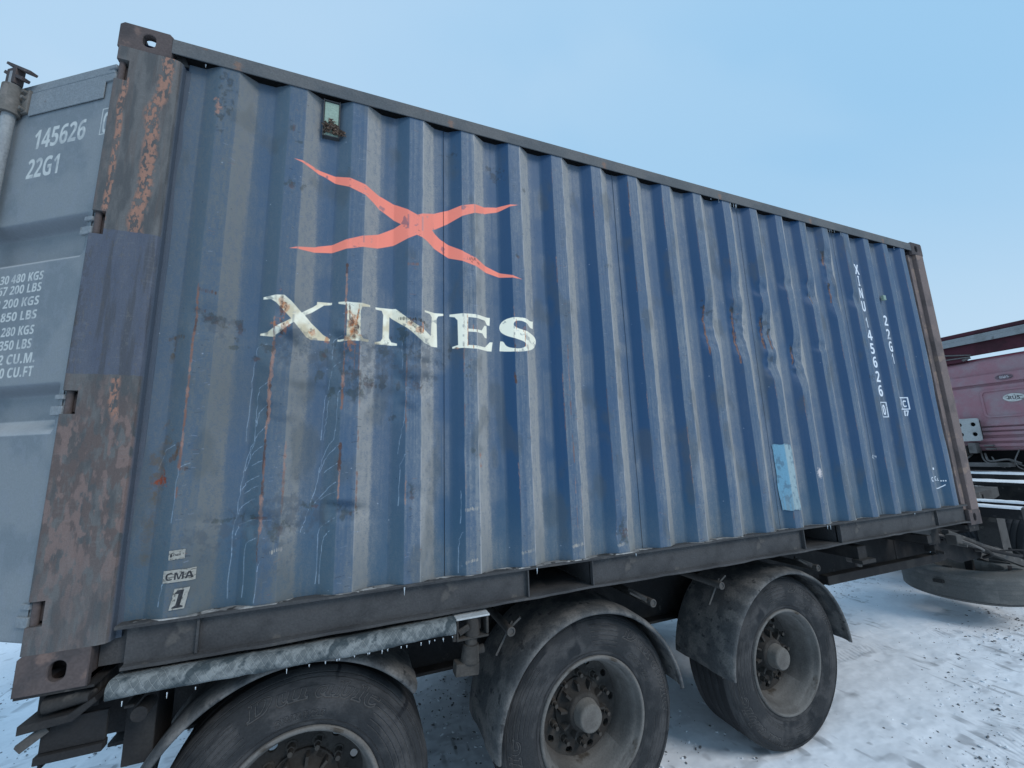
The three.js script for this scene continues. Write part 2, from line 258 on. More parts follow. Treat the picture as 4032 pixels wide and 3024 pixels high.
// ---- the painted side, drawn once at 570 px per metre and cut into its five sheets
const SX0 = 0.2, SX1 = 5.88, SY0 = 0.15, SY1 = 2.52, PPM = 570;
const SEAMS = [0.232, 1.395, 2.515, 3.635, 4.765, 5.862];
const sideTex = (() => {
  const w = Math.round((SX1 - SX0) * PPM), h = Math.round((SY1 - SY0) * PPM);
  const X = (x) => (x - SX0) * PPM, Y = (y) => (SY1 - y) * PPM;
  const layer = () => { const c = document.createElement('canvas'); c.width = w; c.height = h; const g = c.getContext('2d'); return [c, g]; };
  const [, pr] = layer(), [, we] = layer();
  const poly = (g, a, fill) => { g.beginPath(); for (let i = 0; i < a.length; i += 2) i ? g.lineTo(X(a[i]), Y(a[i + 1])) : g.moveTo(X(a[0]), Y(a[1])); g.closePath(); g.fillStyle = fill; g.fill(); };
  const smooth = (g, a, fill) => { const n = a.length / 2, P = (i) => [X(a[((i + n) % n) * 2]), Y(a[((i + n) % n) * 2 + 1])]; g.beginPath(); let [x0, y0] = P(0), [x1, y1] = P(1); g.moveTo((x0 + x1) / 2, (y0 + y1) / 2); for (let i = 1; i <= n; i++) { const [a1, b1] = P(i), [a2, b2] = P(i + 1); g.quadraticCurveTo(a1, b1, (a1 + a2) / 2, (b1 + b2) / 2); } g.closePath(); g.fillStyle = fill; g.fill(); };
  const ORANGE = 'rgb(255,142,120)', WHITE = 'rgb(255,250,228)';
  poly(pr, [0.679, 2.117, 0.735, 2.116, 0.781, 2.109, 0.868, 2.091, 0.941, 2.072, 1.003, 2.054, 1.077, 2.028, 1.152, 1.993, 1.211, 1.96, 1.253, 1.942, 1.289, 1.96, 1.359, 1.997, 1.411, 2.02, 1.486, 2.046, 1.564, 2.071, 1.647, 2.093, 1.711, 2.105, 1.776, 2.115, 1.827, 2.123, 1.775, 2.104, 1.717, 2.078, 1.646, 2.054, 1.563, 2.019, 1.493, 1.986, 1.425, 1.948, 1.332, 1.888, 1.374, 1.848, 1.424, 1.82, 1.498, 1.776, 1.558, 1.754, 1.639, 1.727, 1.715, 1.698, 1.777, 1.681, 1.826, 1.665, 1.781, 1.668, 1.708, 1.675, 1.638, 1.691, 1.557, 1.706, 1.49, 1.723, 1.424, 1.745, 1.366, 1.776, 1.305, 1.812, 1.25, 1.83, 1.2, 1.8, 1.149, 1.775, 1.084, 1.751, 1.012, 1.727, 0.945, 1.706, 0.866, 1.686, 0.795, 1.677, 0.729, 1.667, 0.683, 1.662, 0.729, 1.68, 0.799, 1.709, 0.864, 1.728, 0.937, 1.755, 1.004, 1.785, 1.082, 1.83, 1.128, 1.858, 1.173, 1.885, 1.127, 1.919, 1.072, 1.954, 1.038, 1.979, 1.004, 1.998, 0.94, 2.021, 0.87, 2.049, 0.807, 2.08, 0.759, 2.095, 0.719, 2.105], ORANGE);
  poly(pr, [0.594, 1.428, 0.655, 1.437, 0.678, 1.439, 0.706, 1.416, 0.748, 1.37, 0.806, 1.421, 0.806, 1.434, 0.869, 1.435, 0.869, 1.425, 0.836, 1.42, 0.761, 1.359, 0.786, 1.33, 0.836, 1.282, 0.866, 1.263, 0.866, 1.254, 0.787, 1.252, 0.77, 1.261, 0.721, 1.32, 0.675, 1.28, 0.65, 1.262, 0.648, 1.253, 0.591, 1.254, 0.592, 1.262, 0.616, 1.268, 0.709, 1.336, 0.701, 1.345, 0.675, 1.374, 0.647, 1.403, 0.626, 1.417, 0.594, 1.418], WHITE);
  poly(pr, [0.897, 1.436, 1.036, 1.437, 1.037, 1.428, 1.002, 1.42, 0.996, 1.401, 0.998, 1.284, 1.01, 1.267, 1.034, 1.265, 1.033, 1.254, 0.899, 1.254, 0.898, 1.263, 0.927, 1.266, 0.937, 1.28, 0.937, 1.402, 0.931, 1.42, 0.898, 1.427], WHITE);
  poly(pr, [1.061, 1.435, 1.155, 1.434, 1.186, 1.406, 1.327, 1.308, 1.332, 1.408, 1.322, 1.423, 1.294, 1.425, 1.293, 1.434, 1.392, 1.436, 1.392, 1.425, 1.366, 1.42, 1.358, 1.404, 1.361, 1.255, 1.33, 1.255, 1.293, 1.27, 1.127, 1.392, 1.127, 1.285, 1.139, 1.266, 1.165, 1.26, 1.165, 1.25, 1.062, 1.251, 1.062, 1.261, 1.088, 1.267, 1.097, 1.282, 1.098, 1.4, 1.091, 1.421, 1.062, 1.425], WHITE);
  poly(pr, [1.424, 1.434, 1.644, 1.437, 1.641, 1.393, 1.627, 1.394, 1.612, 1.416, 1.514, 1.417, 1.511, 1.354, 1.590, 1.356, 1.609, 1.387, 1.623, 1.388, 1.622, 1.321, 1.610, 1.321, 1.594, 1.341, 1.511, 1.339, 1.510, 1.268, 1.610, 1.269, 1.641, 1.302, 1.656, 1.302, 1.649, 1.252, 1.436, 1.251, 1.436, 1.260, 1.463, 1.268, 1.461, 1.399, 1.448, 1.417, 1.424, 1.422], WHITE);
  smooth(pr, [1.894, 1.437, 1.893, 1.436, 1.889, 1.393, 1.888, 1.393, 1.866, 1.392, 1.845, 1.415, 1.805, 1.426, 1.775, 1.421, 1.762, 1.401, 1.777, 1.382, 1.857, 1.366, 1.904, 1.350, 1.913, 1.320, 1.891, 1.278, 1.834, 1.254, 1.758, 1.249, 1.695, 1.257, 1.694, 1.257, 1.699, 1.311, 1.700, 1.311, 1.716, 1.309, 1.726, 1.280, 1.770, 1.265, 1.820, 1.272, 1.837, 1.294, 1.822, 1.311, 1.760, 1.325, 1.710, 1.350, 1.694, 1.380, 1.703, 1.414, 1.733, 1.436, 1.791, 1.444, 1.846, 1.441, 1.868, 1.430], WHITE);
  // small figures: drawn at (x, y) metres, size in metres, squeezed to width
  const txt = (s, x, y, hgt, wid, font = 'bold', fill = 'rgb(225,232,240)') => { pr.save(); pr.font = font + ' 100px sans-serif'; const m = pr.measureText(s).width; pr.translate(X(x), Y(y)); pr.scale(wid * PPM / m, hgt * PPM / 73); pr.textAlign = 'center'; pr.textBaseline = 'alphabetic'; pr.fillStyle = fill; pr.fillText(s, 0, 36.5); pr.restore(); };
  [['X', 2.212], ['I', 2.105], ['N', 1.993], ['U', 1.875], ['1', 1.726], ['4', 1.614], ['5', 1.497], ['6', 1.38], ['2', 1.255], ['6', 1.136]].forEach(([c, y]) => txt(c, 5.041, y, 0.094, c === 'I' || c === '1' ? 0.026 : 0.060, 'bold'));
  txt('0', 5.040, 0.977, 0.084, 0.040, 'bold');
  pr.strokeStyle = 'rgb(220,228,238)'; pr.lineWidth = 4; pr.strokeRect(X(5.008), Y(1.037), 0.066 * PPM, 0.12 * PPM);
  [['2', 1.770], ['2', 1.646], ['G', 1.535], ['1', 1.426]].forEach(([c, y]) => txt(c, 5.325, y, 0.094, c === '1' ? 0.026 : 0.058, 'bold'));
  pr.lineWidth = 5; pr.strokeRect(X(5.287), Y(1.082), 0.092 * PPM, 0.098 * PPM); pr.fillStyle = 'rgb(220,228,238)'; pr.fillRect(X(5.312), Y(1.082), 4, 0.098 * PPM); txt('C', 5.347, 1.032, 0.058, 0.042); txt('i', 5.30, 1.032, 0.058, 0.008); txt('87', 5.345, 0.950, 0.048, 0.050);
  txt('C', 5.455, 0.398, 0.036, 0.03); txt('C', 5.590, 0.396, 0.036, 0.024); txt('L', 5.622, 0.388, 0.022, 0.02); txt('...', 5.660, 0.392, 0.045, 0.045);
  pr.lineWidth = 4; pr.beginPath(); pr.moveTo(X(5.575), Y(0.316)); pr.quadraticCurveTo(X(5.62), Y(0.308), X(5.668), Y(0.342)); pr.stroke(); pr.beginPath(); pr.arc(X(5.59), Y(0.478), 6, 0, 7); pr.fillStyle = 'rgb(225,232,240)'; pr.fill();
  // wear: drawn strokes with an uneven hand
  const R = rng(91);
  const stroke = (pts, wd, col, a = 1, jit = 0.003, step = 0.008) => { for (let i = 0; i + 1 < pts.length; i++) { const [x0, y0] = pts[i], [x1, y1] = pts[i + 1], n = Math.max(1, Math.ceil(Math.hypot(x1 - x0, y1 - y0) / step)); for (let k = 0; k < n; k++) { const t = k / n, x = mix(x0, x1, t) + (R() - 0.5) * jit, y = mix(y0, y1, t) + (R() - 0.5) * jit * 2; const q = wd * (0.35 + 1.0 * R()); we.fillStyle = col; we.globalAlpha = a * (0.35 + 0.65 * R()); we.beginPath(); we.ellipse(X(x), Y(y), q * PPM, (q * 0.8 + step * 0.7) * PPM, 0, 0, 7); we.fill(); } } we.globalAlpha = 1; };
  const SM = []; const blotch = (x, y, rx, ry, col, a, n) => { SM.push([x, y, rx * 1.25, ry * 1.25, col.match(/\d+/g).map(Number), Math.min(1, a * 1.25)]); };
  const dabs = (x, y, rx, ry, col, a, n) => { for (let i = 0; i < n; i++) { const t = R() * 6.283, q = Math.pow(R(), 0.8), px = x + Math.cos(t) * q * rx, py = y + Math.sin(t) * q * ry, s = (1 - q * 0.6) * Math.min(rx, ry) * (0.08 + 0.22 * R()); we.globalAlpha = a * (0.3 + 0.7 * R()) * (1 - 0.6 * q); we.fillStyle = col; we.beginPath(); we.ellipse(X(px), Y(py), s * PPM, s * (0.7 + R()) * PPM, R() * 3, 0, 7); we.fill(); } we.globalAlpha = 1; };
  const RUST = 'rgb(124,92,82)', RUSTD = 'rgb(86,64,58)', DARK = 'rgb(44,46,44)', PALE = 'rgb(160,180,200)', MOSS = 'rgb(52,58,50)', ORUST = 'rgb(184,112,66)', SAL = 'rgb(146,116,106)';
  // rusted flat edges
  const edge = (x, y0, y1, wd, a, breaks = 0.3) => { let y = y0; while (y > y1) { const len = 0.03 + 0.13 * R(); if (R() > breaks) { stroke([[x + (R() - 0.5) * 0.003, y], [x + (R() - 0.5) * 0.003, Math.max(y1, y - len)]], wd * (0.5 + R()), R() > 0.6 ? SAL : R() > 0.35 ? RUST : RUSTD, a, 0.003); } y -= len; } };
  edge(0.366, 1.56, 0.52, 0.0035, 0.9, 0.3); edge(0.366, 1.30, 0.75, 0.005, 0.9, 0.2);
  edge(0.645, 1.45, 0.33, 0.0045, 0.9, 0.05); edge(0.648, 1.20, 0.40, 0.0055, 0.8, 0.15); edge(0.720, 0.9, 0.5, 0.004, 0.6, 0.5);
  edge(0.930, 1.62, 0.95, 0.0035, 0.9, 0.15); edge(0.930, 1.2, 0.48, 0.005, 0.9, 0.25); edge(1.003, 1.1, 0.5, 0.003, 0.6, 0.5);
  edge(1.21, 1.2, 0.5, 0.0025, 0.7, 0.5); edge(1.765, 1.42, 1.5, 0.003, 0.8); edge(1.49, 1.85, 0.5, 0.0022, 0.4, 0.6); edge(1.77, 1.88, 1.25, 0.003, 0.6, 0.6);
  for (let k = 5; k < 20; k++) { const x = F0 + PITCH * k; edge(x - 0.037, 2.4, 0.22, 0.0018, 0.5, 0.72); edge(x + 0.037, 1.2, 0.22, 0.0018, 0.35, 0.75); }
  edge(2.05 + 0.037, 1.3, 0.3, 0.003, 0.6, 0.4); edge(2.61, 2.45, 2.2, 0.002, 0.8, 0.1);
  for (const [x, y0, y1] of [[3.165, 1.66, 1.32], [3.44, 1.66, 1.28], [3.72, 1.62, 1.40], [3.785, 1.53, 1.40], [4.0, 1.43, 1.30], [4.56, 2.27, 2.17], [4.565, 2.0, 1.84], [4.31, 1.86, 1.80]]) { stroke([[x, y0], [x + 0.004, (y0 + y1) / 2], [x, y1]], 0.0055, RUST, 0.9, 0.006); stroke([[x - 0.002, y0], [x, y1]], 0.003, RUSTD, 0.8, 0.006); blotch(x, y0, 0.016, 0.03, DARK, 0.5, 40); }
  for (const [a, b] of [[3.2, 1.62], [3.48, 1.6], [3.75, 1.6], [3.76, 1.33], [4.02, 1.27]]) blotch(a, b, 0.035, 0.018, DARK, 0.3, 50);
  // brown stain in the first recess
  blotch(0.295, 0.72, 0.03, 0.10, 'rgb(96,80,62)', 0.35, 120); stroke([[0.30, 0.80], [0.285, 0.6], [0.28, 0.35]], 0.018, 'rgb(88,78,66)', 0.16, 0.02); blotch(0.30, 0.665, 0.02, 0.02, 'rgb(128,66,48)', 0.9, 60); stroke([[0.275, 1.22], [0.335, 1.225]], 0.004, 'rgb(80,64,48)', 0.7, 0.006); stroke([[0.30, 1.22], [0.295, 1.12]], 0.008, 'rgb(84,74,60)', 0.35, 0.01);
  stroke([[0.355, 0.79], [0.350, 0.75], [0.325, 0.735]], 0.006, 'rgb(92,70,54)', 0.7, 0.006);
  // dark bruises and moss where the sheet was struck
  for (const [x, y, rx, ry, n] of [[0.405, 1.315, 0.04, 0.02, 70], [0.44, 1.30, 0.025, 0.014, 40], [0.505, 1.29, 0.012, 0.03, 40], [0.53, 1.20, 0.05, 0.008, 30], [0.575, 1.155, 0.015, 0.012, 40], [0.62, 1.205, 0.03, 0.012, 50], [0.69, 1.36, 0.02, 0.05, 70], [0.72, 1.255, 0.06, 0.02, 60], [0.84, 1.285, 0.02, 0.014, 40], [0.84, 1.19, 0.02, 0.018, 40], [0.88, 1.245, 0.018, 0.02, 50], [0.93, 1.29, 0.03, 0.018, 60], [0.92, 1.20, 0.02, 0.012, 40], [0.97, 1.10, 0.05, 0.03, 90], [1.03, 1.33, 0.05, 0.05, 60], [0.885, 1.02, 0.02, 0.022, 60], [0.975, 1.02, 0.035, 0.022, 80], [1.03, 1.06, 0.03, 0.02, 60], [1.12, 1.22, 0.03, 0.025, 60], [1.195, 1.30, 0.022, 0.035, 80], [1.25, 1.21, 0.03, 0.035, 90], [1.20, 1.2, 0.02, 0.02, 50], [1.24, 1.06, 0.03, 0.028, 90], [1.17, 1.05, 0.012, 0.03, 40], [1.155, 0.905, 0.022, 0.012, 40], [1.425, 1.245, 0.012, 0.022, 40], [1.10, 1.08, 0.02, 0.03, 40], [0.83, 1.095, 0.016, 0.018, 40], [1.27, 1.355, 0.025, 0.014, 50], [0.745, 1.365, 0.008, 0.008, 30], [1.14, 1.285, 0.02, 0.012, 40], [1.17, 1.425, 0.012, 0.008, 20], [0.62, 0.50, 0.04, 0.010, 40], [0.55, 0.495, 0.05, 0.008, 40], [0.82, 0.53, 0.03, 0.012, 40], [0.9, 0.52, 0.03, 0.010, 40], [0.71, 0.45, 0.03, 0.025, 70], [0.98, 0.49, 0.03, 0.02, 60], [1.23, 0.55, 0.02, 0.03, 60], [1.53, 0.74, 0.03, 0.012, 40], [0.39, 2.36, 0.03, 0.09, 70], [0.66, 2.28, 0.008, 0.03, 30], [0.69, 2.21, 0.02, 0.005, 20], [1.42, 2.36, 0.05, 0.012, 50], [1.66, 2.35, 0.02, 0.015, 40], [1.70, 2.31, 0.03, 0.03, 25], [1.87, 2.24, 0.012, 0.012, 30], [0.67, 1.98, 0.015, 0.02, 30], [0.72, 1.98, 0.01, 0.02, 30], [1.80, 1.80, 0.012, 0.015, 30], [1.535, 1.75, 0.02, 0.012, 30], [1.57, 1.73, 0.01, 0.01, 20], [1.52, 1.15, 0.015, 0.03, 40], [2.40, 1.84, 0.03, 0.02, 25], [2.37, 0.27, 0.025, 0.05, 80], [1.45, 1.355, 0.004, 0.02, 10], [4.15, 0.64, 0.02, 0.03, 50], [4.87, 1.24, 0.03, 0.02, 40]]) { if (Math.abs(y - 1.35) < 0.1 && x > 0.6 && x < 1.1) continue; blotch(x, y, rx, ry, R() > 0.5 ? MOSS : DARK, 0.36, n); if (R() > 0.6) blotch(x + 0.01, y - 0.006, rx * 0.7, ry * 0.5, RUSTD, 0.4, n >> 1); }
  // soot veil under the name
  for (const [x, y, rx, ry] of [[0.70, 1.22, 0.07, 0.06], [1.0, 1.17, 0.10, 0.13], [1.27, 1.17, 0.08, 0.10], [0.44, 1.29, 0.07, 0.04], [0.84, 1.17, 0.07, 0.05], [1.12, 1.2, 0.06, 0.06], [0.71, 0.50, 0.07, 0.10], [0.54, 0.45, 0.12, 0.05], [0.84, 0.50, 0.06, 0.06]]) blotch(x, y, rx, ry, 'rgb(70,78,88)', 0.34, 140);
  // rust bleeding through the white letters
  for (const [x, y, rx, ry] of [[0.668, 1.40, 0.012, 0.04], [0.682, 1.37, 0.014, 0.03], [0.675, 1.30, 0.03, 0.02], [0.96, 1.34, 0.024, 0.075], [0.972, 1.29, 0.022, 0.04], [1.235, 1.37, 0.02, 0.02], [1.27, 1.34, 0.018, 0.025], [0.79, 1.29, 0.014, 0.02], [0.855, 1.262, 0.014, 0.008], [1.46, 1.255, 0.02, 0.006]]) { blotch(x, y, rx * 0.8, ry, ORUST, 0.45, 60); blotch(x, y, rx * 0.45, ry * 0.8, RUSTD, 0.55, 40); }
  stroke([[0.945, 1.42], [0.95, 1.36], [0.985, 1.33], [0.99, 1.31]], 0.004, RUSTD, 0.9, 0.004); stroke([[0.99, 1.42], [0.985, 1.38], [0.975, 1.33], [0.955, 1.28]], 0.0028, ORUST, 0.8, 0.004); stroke([[1.17, 1.382], [1.27, 1.385], [1.30, 1.365]], 0.004, DARK, 0.9, 0.003); stroke([[1.22, 1.365], [1.255, 1.335]], 0.003, DARK, 0.9, 0.003); stroke([[1.285, 1.37], [1.285, 1.31]], 0.0025, ORUST, 0.9, 0.002);
  for (const [x, y0, y1] of [[1.54, 1.37, 1.34], [1.56, 1.37, 1.34], [1.54, 1.265, 1.25], [1.78, 1.43, 1.37], [1.83, 1.39, 1.28], [1.845, 1.30, 1.24], [1.78, 1.26, 1.24], [1.82, 1.38, 1.36], [1.51, 1.43, 1.26], [0.975, 1.255, 1.12], [0.995, 1.25, 1.10]]) stroke([[x, y0], [x, y1]], 0.0022, R() > 0.5 ? RUST : ORUST, 0.8, 0.002);
  stroke([[1.515, 1.74], [1.56, 1.745]], 0.004, RUSTD, 0.8, 0.006); stroke([[1.21, 1.665], [1.265, 1.67]], 0.0035, RUST, 0.8, 0.002); stroke([[1.765, 1.13], [1.77, 1.08]], 0.006, RUSTD, 0.9, 0.003); blotch(1.475, 2.27, 0.0, 0.0, DARK, 0, 1);
  for (const [x0, y0, x1, y1] of [[0.37, 1.425, 0.435, 1.415], [0.36, 1.34, 0.40, 1.335], [0.69, 0.36, 0.735, 0.37], [0.37, 0.70, 0.40, 0.70], [1.49, 0.46, 1.56, 0.465], [1.49, 0.225, 1.55, 0.235], [1.77, 0.235, 1.84, 0.245], [2.05, 0.235, 2.12, 0.245], [2.33, 0.21, 2.38, 0.215]]) stroke([[x0, y0], [x1, y1]], 0.003, y0 < 0.5 ? 'rgb(176,168,156)' : RUSTD, 0.8, 0.002);
  // pale drip trails
  const drip = (pts, wd = 0.0017, a = 0.62) => { const q = []; for (let i = 0; i + 1 < pts.length; i++) for (let k = 0; k < 6; k++) { const t = k / 6; q.push([mix(pts[i][0], pts[i + 1][0], t) + (R() - 0.5) * 0.006, mix(pts[i][1], pts[i + 1][1], t * t * (0.4) + t * 0.6)]); } q.push(pts[pts.length - 1]); we.strokeStyle = PALE; we.lineJoin = 'round'; for (let i = 0; i + 1 < q.length; i++) { we.globalAlpha = a * (0.35 + 0.65 * R()); we.lineWidth = wd * PPM * (0.8 + 1.3 * R()); we.beginPath(); we.moveTo(X(q[i][0]), Y(q[i][1])); we.lineTo(X(q[i + 1][0]), Y(q[i + 1][1])); we.stroke(); } we.globalAlpha = 1; };
  for (const P of [[[0.62, 1.22], [0.585, 1.2], [0.575, 1.05], [0.57, 0.80]], [[0.645, 1.05], [0.605, 1.02], [0.60, 0.9], [0.60, 0.8], [0.575, 0.7], [0.565, 0.60], [0.56, 0.50], [0.55, 0.46], [0.55, 0.20]], [[0.645, 0.95], [0.61, 0.92], [0.605, 0.86]], [[0.645, 0.86], [0.61, 0.82], [0.59, 0.73]], [[0.64, 0.78], [0.60, 0.75], [0.575, 0.68]], [[0.64, 0.72], [0.60, 0.70]], [[0.635, 0.66], [0.585, 0.635], [0.57, 0.60]], [[0.63, 0.62], [0.58, 0.59]], [[0.62, 0.57], [0.575, 0.54], [0.56, 0.5]], [[0.63, 0.49], [0.57, 0.47], [0.56, 0.43]], [[0.645, 0.42], [0.60, 0.40], [0.60, 0.2]], [[0.655, 0.33], [0.645, 0.18]],
    [[0.93, 1.16], [0.885, 1.13], [0.87, 1.02]], [[0.93, 1.03], [0.915, 1.01], [0.91, 0.85], [0.90, 0.80], [0.86, 0.72], [0.845, 0.62], [0.82, 0.52], [0.80, 0.45], [0.79, 0.42]], [[0.93, 0.78], [0.88, 0.73], [0.85, 0.66]], [[0.925, 0.70], [0.87, 0.66]], [[0.92, 0.62], [0.86, 0.56], [0.835, 0.53]], [[0.92, 0.58], [0.85, 0.54]], [[0.92, 0.47], [0.86, 0.43], [0.855, 0.21]], [[0.90, 0.42], [0.875, 0.38], [0.87, 0.21]], [[0.875, 1.0], [0.87, 0.9], [0.86, 0.8]], [[0.86, 1.0], [0.85, 0.8]], [[1.20, 1.30], [1.19, 1.26], [1.19, 1.13]], [[1.21, 1.05], [1.205, 0.9], [1.185, 0.8], [1.175, 0.73]], [[1.21, 0.73], [1.185, 0.68], [1.18, 0.5]], [[1.47, 0.55], [1.465, 0.4]], [[1.475, 0.36], [1.46, 0.33], [1.455, 0.18]], [[0.34, 0.79], [0.31, 0.77], [0.29, 0.70]], [[0.40, 0.72], [0.365, 0.70], [0.36, 0.5]], [[0.355, 0.29], [0.345, 0.21]], [[2.33, 0.29], [2.335, 0.24]], [[0.92, 1.28], [0.885, 1.26], [0.88, 1.16]]]) drip(P);
  // scuffed strips on the flats
  for (let i = 0; i < 1700; i++) { const k = Math.floor(R() * 20), x = F0 + PITCH * k + (R() - 0.5) * 0.07, y = SY0 + R() * 2.3, c = R(); we.globalAlpha = 0.25 + 0.4 * R(); we.fillStyle = c > 0.6 ? 'rgb(126,138,156)' : c > 0.22 ? 'rgb(34,44,58)' : RUST; const a = R() * 0.8 - 0.4; we.save(); we.translate(X(x), Y(y)); we.rotate(a); we.fillRect(0, 0, (0.004 + 0.03 * R() * R()) * PPM, 0.8 + R()); we.restore(); } we.globalAlpha = 1;
  for (let i = 0; i < 340; i++) { const x = SX0 + R() * 5.6, y = SY0 + R() * 2.3; we.globalAlpha = 0.4; we.fillStyle = R() > 0.5 ? 'rgb(30,40,56)' : 'rgb(170,180,194)'; we.beginPath(); we.arc(X(x), Y(y), 0.6 + R() * 1.3, 0, 7); we.fill(); } we.globalAlpha = 1;
  dabs(4.056, 0.515, 0.028, 0.042, 'rgb(200,192,190)', 1, 160); blotch(4.79, 0.62, 0.015, 0.02, 'rgb(190,196,204)', 0.9, 14); blotch(0.36, 2.31, 0.012, 0.04, SAL, 0.8, 30); blotch(1.57, 0.70, 0.006, 0.02, SAL, 0.8, 10);
  // weld lines between the sheets
  for (const s of SEAMS.slice(1, 5)) { we.globalAlpha = 0.4; we.fillStyle = 'rgb(28,38,56)'; we.fillRect(X(s) - 0.8, 0, 1.6, h); we.globalAlpha = 1; }
  const P = pr.getImageData(0, 0, w, h).data, Q = we.getImageData(0, 0, w, h).data;
  SM.forEach(([x, y, rx, ry, cc, a], si) => {       // soft uneven smudges with ragged, downward-smeared edges
    if (rx <= 0) return; const i0 = Math.max(0, Math.floor(X(x - rx * 1.9))), i1 = Math.min(w - 1, Math.ceil(X(x + rx * 1.9))), j0 = Math.max(0, Math.floor(Y(y + ry * 1.9))), j1 = Math.min(h - 1, Math.ceil(Y(y - ry * 2.4)));
    for (let j = j0; j <= j1; j++) for (let i = i0; i <= i1; i++) {
      const px = SX0 + i / PPM, py = SY1 - j / PPM, dx = (px - x) / rx, dy = (py - y) / (py < y ? ry * 1.3 : ry);
      const q = Math.exp(-(dx * dx + dy * dy) * 0.9), n = fbm(px * 52 + si * 3.7, py * 40 + si * 1.3, 5), f = vn(px * 260 + si, py * 160);
      const m = a * ss(0.36, 0.72, q * 0.66 + (n - 0.5) * 1.7 + (f - 0.5) * 0.3) * ss(0.02, 0.25, q); if (m < 0.01) continue;
      const k = (j * w + i) * 4, A = Q[k + 3] / 255, o = m + A * (1 - m); for (let t = 0; t < 3; t++) Q[k + t] = (cc[t] * m + Q[k + t] * A * (1 - m)) / o; Q[k + 3] = 255 * o;
    }
  });
  const BLUE = [0.026, 0.074, 0.155], BLUE2 = [0.046, 0.090, 0.148], DUST = [0.25, 0.262, 0.272], GRIME = [0.07, 0.082, 0.085], GREEN = [0.110, 0.124, 0.130];
  const col = new Uint8Array(w * h * 4), bmp = new Uint8Array(w * h);
  for (let j = 0; j < h; j++) {
    const y = SY1 - (j + 0.5) / PPM;
    for (let i = 0; i < w; i++) {
      const x = SX0 + (i + 0.5) / PPM, q = (j * w + i) * 4;
      const k = clamp(Math.round((x - F0) / PITCH), 0, 19), d = x - F0 - PITCH * k, ad = Math.abs(d);
      const streak = vn(x * 75, y * 1.3 + k * 7), streak2 = vn(x * 190, y * 2.2), blot = fbm(x * 5, y * 5, 4), grain = vn(x * 330, y * 330), lowf = fbm(x * 1.4 + 3, y * 1.1, 3);
      const wob = 0.006 * (vn(k * 3.1, y * 3) - 0.5) * 2, low = ss(1.3, 0.2, y);
      let dust;
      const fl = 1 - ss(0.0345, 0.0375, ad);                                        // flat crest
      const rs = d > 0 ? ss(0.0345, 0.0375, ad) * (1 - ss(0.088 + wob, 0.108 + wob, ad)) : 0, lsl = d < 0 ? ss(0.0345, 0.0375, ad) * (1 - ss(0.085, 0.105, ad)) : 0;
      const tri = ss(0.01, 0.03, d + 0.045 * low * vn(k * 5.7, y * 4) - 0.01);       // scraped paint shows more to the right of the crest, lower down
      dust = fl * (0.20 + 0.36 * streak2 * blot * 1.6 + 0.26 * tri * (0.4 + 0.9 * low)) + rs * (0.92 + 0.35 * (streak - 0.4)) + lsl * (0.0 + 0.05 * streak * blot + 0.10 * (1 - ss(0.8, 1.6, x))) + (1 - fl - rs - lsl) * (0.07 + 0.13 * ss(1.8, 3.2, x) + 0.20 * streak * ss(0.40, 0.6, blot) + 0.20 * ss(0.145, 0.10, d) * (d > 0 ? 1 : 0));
      const old = 1 - ss(0.35, 1.25, x);
      dust += old * (0.26 + 0.26 * ss(0.55, 0.3, x)) + 0.12 * ss(0.42, 0.16, y) + 0.16 * (lowf - 0.5); dust *= 1 - 0.22 * old;
      dust *= 0.62 + 0.76 * grain; dust *= 1 - 0.25 * ss(2.6, 5.0, x) * (1 - rs);
      dust = clamp(dust, 0, 0.96);
      let c = mix3(mix3([0.033, 0.084, 0.165], [0.050, 0.096, 0.160], clamp(blot * 1.3 - 0.2 + old * 0.5, 0, 1)), mix3([0.021, 0.065, 0.142], [0.050, 0.100, 0.150], 1 - ss(0.7, 2.0, x)), lsl);  // left slopes: shade painted in toward the front, sky sheen toward the rear
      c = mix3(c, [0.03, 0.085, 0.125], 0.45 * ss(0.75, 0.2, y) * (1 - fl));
      const chip = vn(x * 120 + k * 9, y * 46), rib = 0.72 + 0.56 * HT[k * 37 + 11];
      let dd = dust; if (fl > 0.5) dd = clamp(dust * rib * (0.70 + 0.6 * chip), 0, 0.9); else dd = clamp(dust * (0.8 + 0.4 * chip), 0, 0.95);
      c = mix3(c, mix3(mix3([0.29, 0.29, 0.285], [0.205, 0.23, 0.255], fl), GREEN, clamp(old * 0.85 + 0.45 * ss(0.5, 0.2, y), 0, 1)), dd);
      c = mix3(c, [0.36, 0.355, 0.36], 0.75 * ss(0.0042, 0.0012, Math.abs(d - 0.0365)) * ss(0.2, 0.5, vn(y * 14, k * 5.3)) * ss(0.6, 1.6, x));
c = mix3(c, GRIME, 0.35 * ss(0.62, 0.78, fbm(x * 9 + 20, y * 4, 4)) + 0.30 * old * ss(0.4, 0.7, lowf));
      let hgt = 0.5 + 0.10 * (blot - 0.5) + 0.05 * (grain - 0.5);
      const pa = P[q + 3] / 255;
